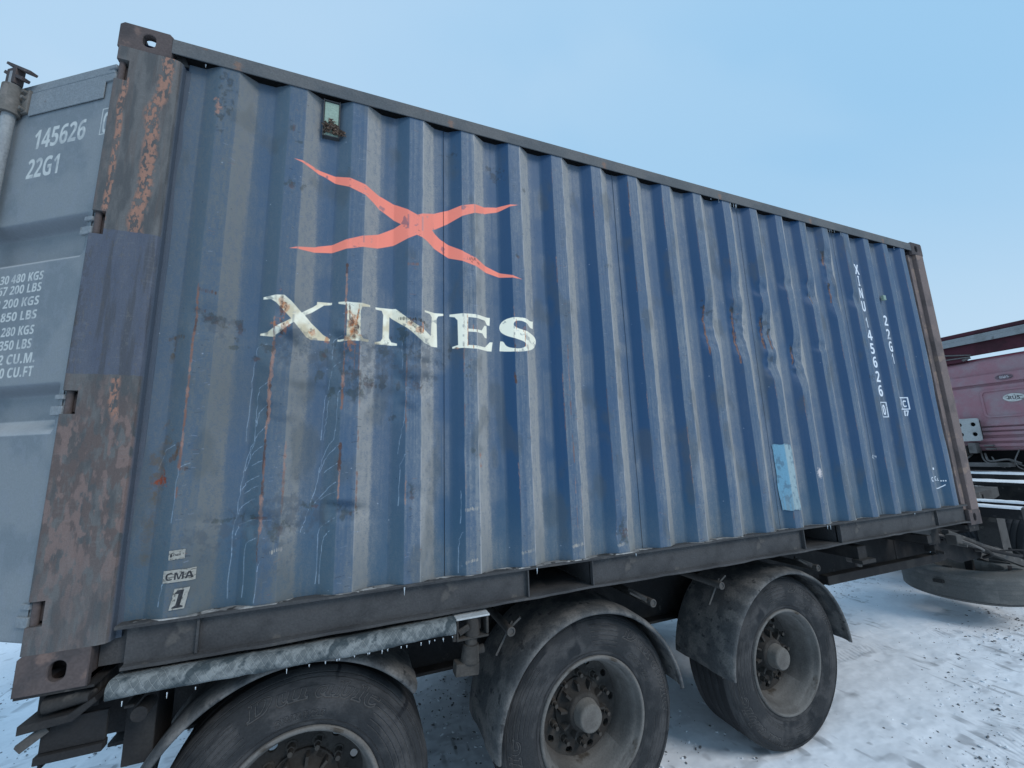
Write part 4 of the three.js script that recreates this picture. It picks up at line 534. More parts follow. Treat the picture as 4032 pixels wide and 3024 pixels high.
  const fr = mat(mottled([0.195, 0.22, 0.24], [0.23, 0.25, 0.265], [0.15, 0.15, 0.15], { f: 5 }), { roughness: 0.7 });
  part('door_frame', [bx(-DW, -0.006, 2.352, 2.400, -0.05, 0.002, 0.008), bx(-DW, -0.006, 0.148, 0.19, -0.05, -0.004), bx(-0.04, -0.006, 0.19, 2.352, -0.05, -0.0065), bx(-DW, -DW + 0.04, 0.19, 2.352, -0.05, -0.0065)], fr, door);
  part('top_stiffener', [bx(-0.46, -0.044, 2.236, 2.349, 0.0005, 0.005, 0.002)], fr, door);
  for (const s of [0.527, 1.02]) {
    part('lock_rod', [cyl([-s, 0.10, 0.026], [-s, 2.44, 0.026], 0.021, 0.021, 18)], mat(mottled([0.27, 0.29, 0.30], [0.22, 0.24, 0.26], [0.33, 0.30, 0.29], { f: 6 }), { roughness: 0.6 }), door);
    const k = M.hubCap; part('rod_bracket', [cyl([-s, 2.235, 0.028], [-s, 2.37, 0.028], 0.036, 0.034, 18), bx(-s - 0.025, -s + 0.065, 2.25, 2.365, -0.002, 0.012), cyl([-s + 0.05, 2.35, 0.01], [-s + 0.05, 2.35, 0.026], 0.008, 0.008, 8), cyl([-s + 0.05, 2.32, 0.01], [-s + 0.05, 2.32, 0.026], 0.008, 0.008, 8), cyl([-s + 0.05, 2.265, 0.01], [-s + 0.05, 2.265, 0.026], 0.008, 0.008, 8)], k, door);
    part('rod_cam', [bar([-s - 0.045, 2.50, 0.03], [-s + 0.11, 2.412, 0.03], 0.026, 0.012), bar([-s - 0.05, 2.455, 0.03], [-s + 0.07, 2.39, 0.03], 0.026, 0.014), bx(-s - 0.03, -s + 0.025, 2.38, 2.46, 0.012, 0.045)], M.casting, door);
  }
  for (const y of [0.243, 0.949, 1.658, 2.36]) { part('hinge_blade', bx(-0.05, 0.004, y - 0.045, y - 0.012, -0.008, 0.005, 0.003), fr, door); part('hinge_blade', bx(-0.035, 0.004, y + 0.012, y + 0.03, -0.008, 0.006, 0.003), fr, door); }
}
{ // the other door stays shut
  const d2 = new THREE.Group(); d2.name = 'door'; box.add(d2);
  part('door_panel', bx(0.012, 0.05, 0.16, 2.42, -W + 0.125, -1.225), mat(mottled([0.19, 0.23, 0.27], [0.22, 0.26, 0.29], [0.15, 0.18, 0.2], { f: 5 }), { roughness: 0.7 }), d2);
  for (const z of [-1.4, -1.95]) part('lock_rod', cyl([-0.012, 0.1, z], [-0.012, 2.5, z], 0.021), M.silver, d2);
}

// ================================================================== WHEELS
const lathe = (pts, seg = 72, a0 = 0, al = Math.PI * 2) => { const g = new THREE.LatheGeometry(pts.map((p) => new THREE.Vector2(Math.max(p[0], 0.0001), p[1])), seg, a0, al); g.rotateX(Math.PI / 2); return g; };
// tyre lettering is raised rubber: a bump map wrapped round the sidewall
const tyreBump = (() => {
  const w = 2048, h = 256, c = document.createElement('canvas'); c.width = w; c.height = h; const g = c.getContext('2d');
  g.fillStyle = 'rgb(110,110,110)'; g.fillRect(0, 0, w, h);
  g.fillStyle = 'rgb(215,215,215)'; g.strokeStyle = 'rgb(215,215,215)'; g.lineWidth = 2;
  for (const x0 of [250, 1274]) { g.save(); g.font = 'italic bold 78px serif'; g.lineWidth = 3; g.translate(x0, 128); g.scale(1.2, 1); g.strokeText('Durable', 0, 0); g.restore(); g.font = 'bold 26px sans-serif'; g.strokeText('385/65 R 22.5', x0 + 70, 172); for (let i = 0; i < 7; i++) { g.fillRect(x0 + 380 + i * 3, 80 + i * 13, 230, 2); g.fillRect(x0 - 160 + i * 2, 80 + i * 13, 130, 2); } }
  g.fillRect(0, 190, w, 3); g.fillRect(0, 40, w, 3); g.fillRect(0, 56, w, 2);
  const s = g.getImageData(0, 0, w, h).data, d = new Uint8Array(w * h * 4); for (let j = 0; j < h; j++) for (let i = 0; i < w; i++) { const a = (j * w + i) * 4, b = ((h - 1 - j) * w + (w - 1 - i)) * 4, q = clamp(s[a] + 22 * (vn(i * 0.35, j * 0.35) - 0.5), 0, 255); d[b] = d[b + 1] = d[b + 2] = q; d[b + 3] = 255; }
  return dataTex(d, w, h, false, true);
})();
function tyreGeo(R = 0.515, rb = 0.302, width = 0.385, groove = 0.012) {
  const k = (R - rb) / 0.213, P = (r, z) => [rb + (r - 0.302) * k, z * width / 0.385];
  const side = [P(0.302, -0.040), P(0.306, -0.026), P(0.316, -0.020), P(0.328, -0.014), P(0.333, -0.0165), P(0.35, -0.006), P(0.375, 0), P(0.405, -0.001), P(0.435, -0.006), P(0.458, -0.0135), P(0.4605, -0.011), P(0.476, -0.019), P(0.492, -0.029), P(0.5035, -0.042), P(0.5105, -0.056), P(0.513, -0.068)];
  const tread = []; for (let i = 0; i < 5; i++) { const a = -0.068 - i * 0.0545, b = a - 0.044; const r = 0.513 + 0.002 * (1 - Math.abs(i - 2) / 2); tread.push(P(r, a - 0.001), P(r, b)); if (i < 4) tread.push(P(r - groove, b - 0.001), P(r - groove, a - 0.0535)); }
  const back = [P(0.51, -0.335), P(0.495, -0.355), P(0.46, -0.375), P(0.40, -0.385), P(0.33, -0.37), P(0.302, -0.345)];
  return [lathe(side), lathe(tread), lathe(back)];
}
const tyreMark = (u, v) => { const i = Math.min(2047, Math.floor(u * 2048)), j = Math.min(255, Math.floor(v * 256)); return clamp((tyreBump.image.data[(j * 2048 + i) * 4] - 140) / 70, 0, 1); };
const rubberSide = new THREE.MeshPhysicalMaterial({ specularIntensity: 0.4, roughness: 0.88, bumpMap: tyreBump, bumpScale: 0.012, map: texFrom(1024, 256, (u, v) => { const n = fbmp(u, v * 0.25, 24, 5), n2 = fbmp(u + 0.2, v * 0.25, 10, 4), st = vn(u * 90, v * 2.4), g = vn(u * 400, v * 130); const lt = tyreMark(u, v); let c = mix3([0.032, 0.034, 0.037], [0.060, 0.060, 0.062], ss(0.38, 0.66, n)); c = mix3(c, [0.105, 0.104, 0.104], 0.55 * lt); c = mix3(c, [0.017, 0.020, 0.024], 0.8 * ss(0.60, 0.70, n2 + 0.1 * st)); const drip = ss(0.055, 0.03, Math.abs(((u * 9 + 0.02 * vn(v * 30, Math.floor(u * 9))) % 1) - 0.35) * (1 + 4 * HT[Math.floor(u * 9) + 40])) * ss(0.35 + 0.4 * HT[Math.floor(u * 9)], 0.9, v) * (HT[Math.floor(u * 9) + 9] > 0.55 ? 1 : 0); c = mix3(c, [0.012, 0.014, 0.018], drip * 0.9); const q = 0.85 + 0.3 * g; return [c[0] * q, c[1] * q, c[2] * q]; }) });
const nutG = uvMetric(clean(mergeGeometries([new THREE.CylinderGeometry(0.0165, 0.0175, 0.032, 6).translate(0, 0.016, 0), new THREE.CylinderGeometry(0.0105, 0.011, 0.026, 8).translate(0, 0.045, 0), new THREE.CylinderGeometry(0.024, 0.026, 0.006, 12)].map(clean)).rotateX(Math.PI / 2)));
function wheel(parent, x, y, z, turn, flip, axleCap = true) {
  const w = new THREE.Group(); w.name = 'wheel'; w.position.set(x, y, z); if (flip) w.rotation.y = Math.PI; parent.add(w);
  const [a, b, c] = tyreGeo(); const spin = (g) => { g.rotateZ(turn); return g; };
  part('tyre_sidewall', spin(a), rubberSide, w, 1, true); part('tyre_tread', [spin(b), spin(c)], M.rubber, w);
  part('rim', spin(lathe([[0.300, -0.036], [0.309, -0.030], [0.311, -0.022], [0.308, -0.015], [0.301, -0.012], [0.293, -0.015], [0.288, -0.024], [0.283, -0.040], [0.276, -0.048], [0.268, -0.060], [0.262, -0.085], [0.258, -0.115], [0.250, -0.135], [0.244, -0.155], [0.240, -0.19], [0.238, -0.36]], 80)), Object.assign(M.rim, { side: THREE.DoubleSide }), w);
  const sh = new THREE.Shape(); sh.absarc(0, 0, 0.241, 0, Math.PI * 2); for (let i = 0; i < 10; i++) { const t = (i + 0.5) / 10 * Math.PI * 2, h = new THREE.Path(); h.absellipse(0.212 * Math.cos(t), 0.212 * Math.sin(t), 0.016, 0.020, 0, Math.PI * 2, false, t); sh.holes.push(h); }
  part('wheel_disc', spin(new THREE.ExtrudeGeometry(sh, { depth: 0.014, bevelEnabled: false, curveSegments: 40 }).translate(0, 0, -0.205)), M.rimDark, w);
  const ribs = []; for (let i = 0; i < 10; i++) ribs.push(new THREE.BoxGeometry(0.05, 0.012, 0.05).translate(0.112, 0, -0.155).rotateZ(i / 10 * Math.PI * 2 + 0.2));
  part('hub', [lathe([[0.0, -0.19], [0.142, -0.19], [0.145, -0.182], [0.142, -0.175], [0.118, -0.172], [0.102, -0.15], [0.095, -0.12], [0.088, -0.112], [0.078, -0.108], [0.0, -0.106]], 40), ...ribs].map((g) => spin(g)), M.rimDark, w);
  part('hub_cap', spin(lathe([[0.074, -0.108], [0.072, -0.09], [0.068, -0.084], [0.068, -0.062], [0.064, -0.052], [0.056, -0.048], [0, -0.046]], 32)), M.hubCap, w);
  for (let i = 0; i < 10; i++) { const t = i / 10 * Math.PI * 2 + turn, n = new THREE.Mesh(nutG, M.rimDark); n.name = 'wheel_nut'; n.position.set(0.1675 * Math.cos(t), 0.1675 * Math.sin(t), -0.19); n.castShadow = n.receiveShadow = true; w.add(n); }
  return w;
}

// ================================================================== TRAILER
const tr = thing('container_trailer', 'dirty dark three-axle skeletal trailer under the blue container, with frosted side bar', 'trailer', [0, 0, 0]);
const up = (g) => { (Array.isArray(g) ? g : [g]).forEach((q) => q.translate(0, Y0, 0)); return g; };
const tp = (name, geos, m, s) => part(name, up(geos), m, tr, s);
const AX = [0.83, 2.185, 3.635], WY = 0.513, WZ = -0.1;
AX.forEach((x, i) => { wheel(tr, x, WY, WZ, [1.25, 0.3, 0.62][i], false); wheel(tr, x, WY, -W + 0.1, 0.5 + i, true); });
for (const x of AX) tp('axle', [cyl([x, WY - Y0, -2.1], [x, WY - Y0, -0.33], 0.065, 0.065, 20), bx(x - 0.05, x + 0.5, -0.66, -0.58, -0.82, -0.74), cyl([x + 0.42, -0.62, -0.78], [x + 0.42, -0.30, -0.78], 0.11, 0.11, 20)], M.chassis);
const ibeam = (x0, x1, yt, yb, z) => [bx(x0, x1, yt - 0.018, yt, z - 0.08, z + 0.08), bx(x0, x1, yb, yb + 0.018, z - 0.08, z + 0.08), bx(x0, x1, yb + 0.018, yt - 0.018, z - 0.008, z + 0.008, 0)];
for (const z of [-0.70, -1.74]) {
  tp('main_beam', ibeam(0.02, 6.1, -0.025, -0.50, z), M.chassis);
  // swan neck: the beam rises and thins toward the front
  tp('neck_beam', [extr([[6.11, -0.03], [7.5, -0.05], [8.9, -0.12], [8.9, -0.24], [7.3, -0.30], [6.5, -0.50], [6.11, -0.50]], z - 0.008, z + 0.008, [], 0.001), bx(6.11, 7.5, -0.052, -0.03, z - 0.08, z + 0.08)], M.chassis);
}
for (const x of [0.28, 1.5, 2.9, 4.4, 5.3]) tp('cross_member', bx(x, x + 0.12, -0.32, -0.1, -1.73, -0.71), M.chassis);
tp('rear_bolster', [bx(0.05, 0.2, -0.30, -0.028, -2.38, -0.30)], M.chassis);
tp('front_bolster', [bx(5.86, 6.05, -0.22, -0.03, -2.10, -0.30), bx(5.88, 6.04, -0.06, -0.004, -0.299, -0.02)], M.chassis);
for (const b of [[4.42, 4.52, -0.12, -0.03, -0.70, -0.06], [5.3, 5.36, -0.10, -0.04, -0.7, -0.05], [1.43, 1.58, -0.11, -0.03, -0.70, -0.10]]) tp('outrigger', bx(...b), M.chassis);
tp('outrigger_plate', bx(4.40, 4.56, -0.145, -0.118, -0.10, -0.03), M.chassis);
// twist lock at the rear corner
tp('twist_lock', [bx(0.0, 0.20, -0.012, -0.003, -0.18, -0.006, 0.002), bx(0.03, 0.19, -0.10, -0.013, -0.19, -0.075), extr([[0.02, -0.095], [0.14, -0.088], [0.2, -0.05], [0.205, -0.06], [0.15, -0.105], [0.02, -0.115]], -0.13, -0.012), cyl([0.065, -0.055, -0.045], [0.155, -0.045, -0.045], 0.027, 0.025), cyl([0.15, -0.045, -0.045], [0.19, -0.045, -0.03], 0.026, 0.018)], M.chassis);
tp('lock_handle', [bar([0.018, -0.165, -0.03], [0.075, -0.125, -0.05], 0.02, 0.026)], M.chassisLight);
tp('rear_plate', [bx(0.055, 0.225, -0.205, -0.11, -0.075, -0.06, 0.003), bx(0.05, 0.225, -0.232, -0.206, -0.085, -0.045), bx(0.05, 0.06, -0.26, -0.11, -0.30, -0.075)], M.chassis);
tp('tail_bracket', [bx(0.25, 0.34, -0.34, -0.075, -0.30, -0.13), cyl([0.325, -0.13, -0.1], [0.325, -0.13, -0.02], 0.024), bx(0.28, 0.31, -0.105, -0.095, -0.1, -0.02)], M.chassis);
// frosted bar wrapped in diamond mesh
{
  const tex = texFrom(512, 512, (u, v) => {
    const a = Math.abs(((u * 18 + v * 12) % 1) - 0.5), b = Math.abs((((u * 18 - v * 12) % 1) + 1) % 1 - 0.5), line = Math.max(ss(0.44, 0.49, a), ss(0.44, 0.49, b)), n = fbmp(u, v, 5, 5), m = fbmp(u + 0.4, v, 18, 4);
    let c = mix3([0.10, 0.115, 0.12], [0.20, 0.217, 0.22], ss(0.35, 0.65, m)); c = mix3(c, [0.29, 0.31, 0.31], line * 0.6); c = mix3(c, [0.035, 0.05, 0.058], ss(0.48, 0.55, fbmp(u, v, 3, 5) * 0.5 + n * 0.5 + 0.16 * (m - 0.5)) * 0.95); return c;
  });
  const bt = texFrom(512, 512, (u, v) => { const a = Math.abs(((u * 18 + v * 12) % 1) - 0.5), b = Math.abs((((u * 18 - v * 12) % 1) + 1) % 1 - 0.5), line = Math.max(ss(0.40, 0.5, a), ss(0.40, 0.5, b)); return 0.55 - 0.4 * line + 0.4 * fbmp(u, v, 22, 4); }, false);
  const m = new THREE.MeshStandardMaterial({ map: tex, bumpMap: bt, bumpScale: 0.004, roughness: 0.85, side: THREE.DoubleSide });
  const ring = [[-0.042, 0.035], [-0.043, 0.048], [-0.034, 0.054], [-0.014, 0.056], [-0.003, 0.052], [0.006, 0.042], [0.010, 0.028], [0.004, -0.05], [-0.042, -0.05]], n = 180, pos = [], idx = [], uv = []; const per = [0]; for (let k = 1; k <= ring.length; k++) { const a = ring[k - 1], b = ring[k % ring.length]; per.push(per[k - 1] + Math.hypot(a[0] - b[0], a[1] - b[1])); }
  for (let i = 0; i <= n; i++) for (let k = 0; k <= ring.length; k++) { const x = mix(0.253, 1.425, i / n), [y, z] = ring[k % ring.length]; const f = 0.003 * (fbm(x * 14, k * 0.9 + 4, 3) - 0.5), low = k <= 1 || k === ring.length ? -0.009 * Math.max(0, fbm(x * 9, 44, 4) - 0.45) * 2 : 0; pos.push(x, y + f + low + 0.003 * Math.sin(x * 5), z + (z > 0 ? 0.004 * (fbm(x * 11 + 9, k, 3) - 0.5) : 0)); uv.push(x * 2.2, per[k] * 2.2); }
  const q = ring.length + 1; for (let i = 0; i < n; i++) for (let k = 0; k < q - 1; k++) { const a = i * q + k; idx.push(a, a + q, a + 1, a + 1, a + q, a + q + 1); }
  const g = new THREE.BufferGeometry(); g.setAttribute('position', new THREE.Float32BufferAttribute(pos, 3)); g.setAttribute('uv', new THREE.Float32BufferAttribute(uv, 2)); g.setIndex(idx); g.computeVertexNormals();
  const bar0 = part('side_bar', up(g), m, tr, 1, true);
  const capS = new THREE.Shape(ring.map(([y, z]) => new THREE.Vector2(z, y))); const capG = new THREE.ShapeGeometry(capS); capG.rotateY(-Math.PI / 2).scale(1, 1, 1); { const p = capG.attributes.position; for (let i = 0; i < p.count; i++) p.setXYZ(i, 0.2535, p.getY(i), p.getZ(i)); } const cm = m.clone(); part('bar_end', up(capG), cm, bar0, 2.2);
  const r = rng(8); for (let i = 0; i < 16; i++) { const x = 0.85 + 0.58 * (i + r()) / 16, l = 0.004 + 0.014 * r() * r(); part('icicle', cyl([x, Y0 - 0.05, 0.05], [x, Y0 - 0.052 - l, 0.05], 0.003, 0.0008, 6), M.ice, bar0); }
  for (const x of [0.3, 0.42, 0.5, 0.78]) part('icicle', cyl([x, Y0 - 0.05, 0.05], [x, Y0 - 0.056 - 0.012 * r(), 0.05], 0.002, 0.0008, 6), M.ice, bar0);
}
tp('side_lock', [bx(1.43, 1.585, -0.002, 0.006, -0.05, 0.03, 0.002)], mat(mottled([0.45, 0.47, 0.48], [0.36, 0.38, 0.39], [0.2, 0.2, 0.2], { f: 5 }), {}));
tp('side_lock_body', [bx(1.432, 1.442, -0.085, -0.003, -0.05, 0.028), bx(1.568, 1.58, -0.075, -0.003, -0.05, 0.028), bx(1.432, 1.58, -0.088, -0.078, -0.05, 0.028), cyl([1.51, -0.078, -0.005], [1.51, -0.004, -0.005], 0.036, 0.03), cyl([1.445, -0.055, 0.02], [1.49, -0.035, 0.02], 0.013), cyl([1.505, -0.115, -0.005], [1.505, -0.088, -0.005], 0.028), cyl([1.50, -0.185, -0.01], [1.505, -0.115, -0.005], 0.042, 0.034), bar([1.43, -0.205, -0.01], [1.535, -0.215, -0.01], 0.06, 0.05), cyl([1.53, -0.15, -0.01], [1.565, -0.148, -0.01], 0.018), cyl([1.425, -0.085, 0.015], [1.425, -0.055, 0.015], 0.009)], M.rimDark);
// mudguards
const guardProf = [[0.572, -0.51], [0.576, -0.42], [0.569, -0.38], [0.569, -0.25], [0.576, -0.2], [0.573, -0.10], [0.565, -0.066], [0.556, -0.055], [0.547, -0.055], [0.542, -0.064], [0.546, -0.074], [0.556, -0.09], [0.562, -0.12], [0.562, -0.51], [0.572, -0.51]];
function guard(x, y, a0, a1, k = 1) {             // angles measured from +x, anticlockwise, in degrees
  const g = lathe(guardProf.map(([r, z]) => [r * k, z]), 64, 0, (a1 - a0) * Math.PI / 180);
  // lathe starts at +z of its own frame, which the turn makes -y; bring the start to a0
  g.rotateZ(Math.PI / 2); const p = g.attributes.position; let m = 0; for (let i = 0; i < p.count; i++) m = Math.max(m, Math.abs(p.getX(i)));
  return g;
}
{
  const place = (x, y, a0, a1, k) => { const g0 = guardProf.map(([r, z]) => [r * k, z]), n = 60, pos = [], idx = []; for (let i = 0; i <= n; i++) { const a = mix(a0, a1, i / n) * Math.PI / 180; for (const [r, z] of g0) { const rr = r + 0.004 * (fbm(i * 0.12 + x * 9, z * 9, 2) - 0.5); pos.push(x + rr * Math.cos(a), y + rr * Math.sin(a), z); } } const q = g0.length; for (let i = 0; i < n; i++) for (let t = 0; t + 1 < q; t++) { const a = i * q + t; idx.push(a, a + q, a + 1, a + 1, a + q, a + q + 1); } const g = new THREE.BufferGeometry(); g.setAttribute('position', new THREE.Float32BufferAttribute(pos, 3)); g.setIndex(idx); g.computeVertexNormals();
    const per = [0]; for (let t = 1; t < q; t++) per.push(per[t - 1] + Math.hypot(g0[t][0] - g0[t - 1][0], g0[t][1] - g0[t - 1][1])); const uv = []; for (let i = 0; i <= n; i++) for (let t = 0; t < q; t++) uv.push(i / n * (a1 - a0) / 57.3 * 0.56 + x * 0.37, per[t] + x * 0.23); g.setAttribute('uv', new THREE.Float32BufferAttribute(uv, 2)); return g; };
  const gm = M.guard.clone(); gm.side = THREE.DoubleSide;
  [[0.825, 40, 205, 1.045], [2.185, 8, 181, 0.975], [3.645, 4, 178, 0.985]].forEach(([x, a0, a1, k]) => {
    part('mudguard', place(x, WY, a0, a1, k), gm, tr, 1, true);
    const far = place(x, WY, a0, a1, k); far.translate(0, 0, 0); const p = far.attributes.position; for (let i = 0; i < p.count; i++) p.setZ(i, -W - p.getZ(i)); far.computeVertexNormals(); part('mudguard', far, gm, tr, 1, true);
  });
  for (const [x, y] of [[1.735, -0.144], [2.60, -0.146], [3.128, -0.127], [4.03, -0.136]]) {
    tp('guard_tube', [cyl([x, y, -0.72], [x, y, -0.105], 0.021, 0.021, 16), new THREE.TorusGeometry(0.018, 0.005, 8, 20).translate(x, y, -0.104)], M.chassisLight);
    const s = x < 2 || (x > 3 && x < 3.5) ? -1 : 1; tp('guard_clamp', [...(s < 0 ? [bar([x + 0.02, y + 0.032, -0.14], [x - 0.062, y - 0.115, -0.16], 0.012, 0.010), bar([x - 0.012, y - 0.012, -0.15], [x + 0.06, y + 0.05, -0.13], 0.03, 0.010)] : [bar([x - 0.12, y + 0.06, -0.16], [x + 0.006, y - 0.012, -0.14], 0.03, 0.010), bar([x - 0.10, y + 0.062, -0.19], [x - 0.03, y + 0.02, -0.12], 0.02, 0.02)])], M.chassisLight);
  }
}
// front of the trailer: braces, deck cross beams with snow, landing leg
for (const z of [-0.32, -0.60]) tp('diagonal_brace', [bar([6.2, -0.15, z], [7.55, -0.585, z], 0.05, 0.07)], M.chassisLight);
tp('gusset', [extr([[6.12, -0.08], [6.28, -0.16], [6.95, -0.40], [6.9, -0.46], [6.5, -0.46], [6.12, -0.34]], -0.40, -0.385)], M.chassis);
{
  const r = rng(61);
  for (let i = 0; i < 7; i++) { const x = 6.15 + 0.16 * i, y = -0.06 - 0.04 * i - 0.08 * r(), z = -0.12 - 0.4 * r(); tp('air_line', tube([[x - 0.2, y - 0.03 * r(), z - 0.1], [x, y - 0.10 * r(), z], [x + 0.25, y - 0.12 - 0.1 * r(), z + 0.05], [x + 0.5, y - 0.10 - 0.2 * r(), z - 0.1]], 0.008 + 0.008 * r(), 20, 6), i % 2 ? M.hose : M.chassis); }
  for (let i = 0; i < 9; i++) { const x = 5.7 + 0.13 * i + 0.05 * r(), y = -0.14 - 0.22 * r(), z = -0.22 - 0.3 * r(); tp('valve', [bx(x, x + 0.05 + 0.08 * r(), y, y + 0.04 + 0.05 * r(), z - 0.08, z, 0.008), cyl([x + 0.02, y + 0.01, z - 0.01], [x + 0.03, y + 0.005, z + 0.05], 0.014)], i % 3 ? M.chassis : M.chassisLight); }
  tp('bracket_plate', [extr([[5.55, -0.06], [5.85, -0.05], [5.84, -0.10], [5.78, -0.13], [5.62, -0.12]], -0.28, -0.26)], M.chassisLight); tp('lamp_bracket', [bx(4.5, 4.62, -0.17, -0.135, -0.2, -0.1, 0.006), cyl([4.56, -0.17, -0.15], [4.56, -0.20, -0.15], 0.02)], M.hose);
}
tp('underrun_bar', [bar([4.6, -0.38, -0.45], [6.2, -0.36, -0.38], 0.07, 0.07)], M.chassis);
const snowCap = (x0, x1, y, z0, z1, seed) => { const nx = 8, nz = 60, pos = [], idx = []; for (let j = 0; j <= nz; j++) for (let i = 0; i <= nx; i++) { const u = i / nx, x = mix(x0 - 0.006, x1 + 0.006, u), z = mix(z0, z1, j / nz), e = Math.sin(Math.PI * u); pos.push(x, y - 0.004 + Math.sqrt(Math.max(0, e)) * (0.016 + 0.022 * fbm(x * 8 + seed, z * 8, 3)), z); } const w = nx + 1; for (let j = 0; j < nz; j++) for (let i = 0; i < nx; i++) { const a = j * w + i; idx.push(a, a + w, a + 1, a + 1, a + w, a + w + 1); } const g = new THREE.BufferGeometry(); g.setAttribute('position', new THREE.Float32BufferAttribute(pos, 3)); g.setIndex(idx); g.computeVertexNormals(); return g; };
const snowM = M.snow.clone(); snowM.side = THREE.DoubleSide;
for (const [x, y, h, s] of [[6.85, 0.050, 0.10, 1], [7.55, 0.030, 0.09, 2]]) { const b = tp('deck_beam', [bx(x, x + 0.10, y - h, y, -2.3, -0.02)], M.chassis); part('snow_cap', up(snowCap(x, x + 0.10, y, -2.3, -0.02, s)), snowM, b); }
tp('landing_leg', [bx(7.7, 7.88, -0.62, -0.04, -0.68, -0.50), bx(7.66, 7.92, -0.66, -0.62, -0.72, -0.46), bx(7.72, 7.86, -0.80, -0.66, -0.66, -0.52)], M.chassisLight);
tp('landing_leg', [bx(7.7, 7.88, -0.62, -0.04, -1.94, -1.76), bx(7.72, 7.86, -0.80, -0.62, -1.92, -1.78)], M.chassisLight);

// ================================================================== SPARE WHEEL
{
  const sp = thing('spare_wheel', 'dusty grey spare wheel lying flat, slung under the trailer front', 'spare wheel', [7.36, Y0 - 0.79, -0.72]);
  const lay = (g) => { g.rotateX(-Math.PI / 2); g.translate(0, 0.155, 0); return g; };
  const dust = mat(mottled([0.115, 0.117, 0.115], [0.16, 0.157, 0.15], [0.085, 0.085, 0.085], { f: 6, speck: 0.68 }), { roughness: 0.92 });
  const [a, b, c] = tyreGeo(0.52, 0.3, 0.31, 0.0015);
  part('tyre', [lay(a), lay(b), lay(c)], dust, sp); part('rim', lay(lathe([[0.298, -0.036], [0.309, -0.03], [0.308, -0.015], [0.298, -0.012], [0.286, -0.03], [0.272, -0.055], [0.258, -0.1], [0.245, -0.15], [0.2, -0.17], [0.12, -0.17]], 64)), M.hubCap, sp);
  part('carrier_bracket', [bx(-0.56, 0.3, 0.02, 0.05, -0.04, 0.04), bx(-0.36, -0.3, 0.02, 0.16, -0.03, 0.03), bx(0.1, 0.16, 0.02, 0.40, -0.03, 0.03)], M.chassis, sp);
  part('carrier_strap', [bar([0.05, 0.19, 0.34], [0.13, 0.02, 0.30], 0.03, 0.012)], M.rust, sp);
}

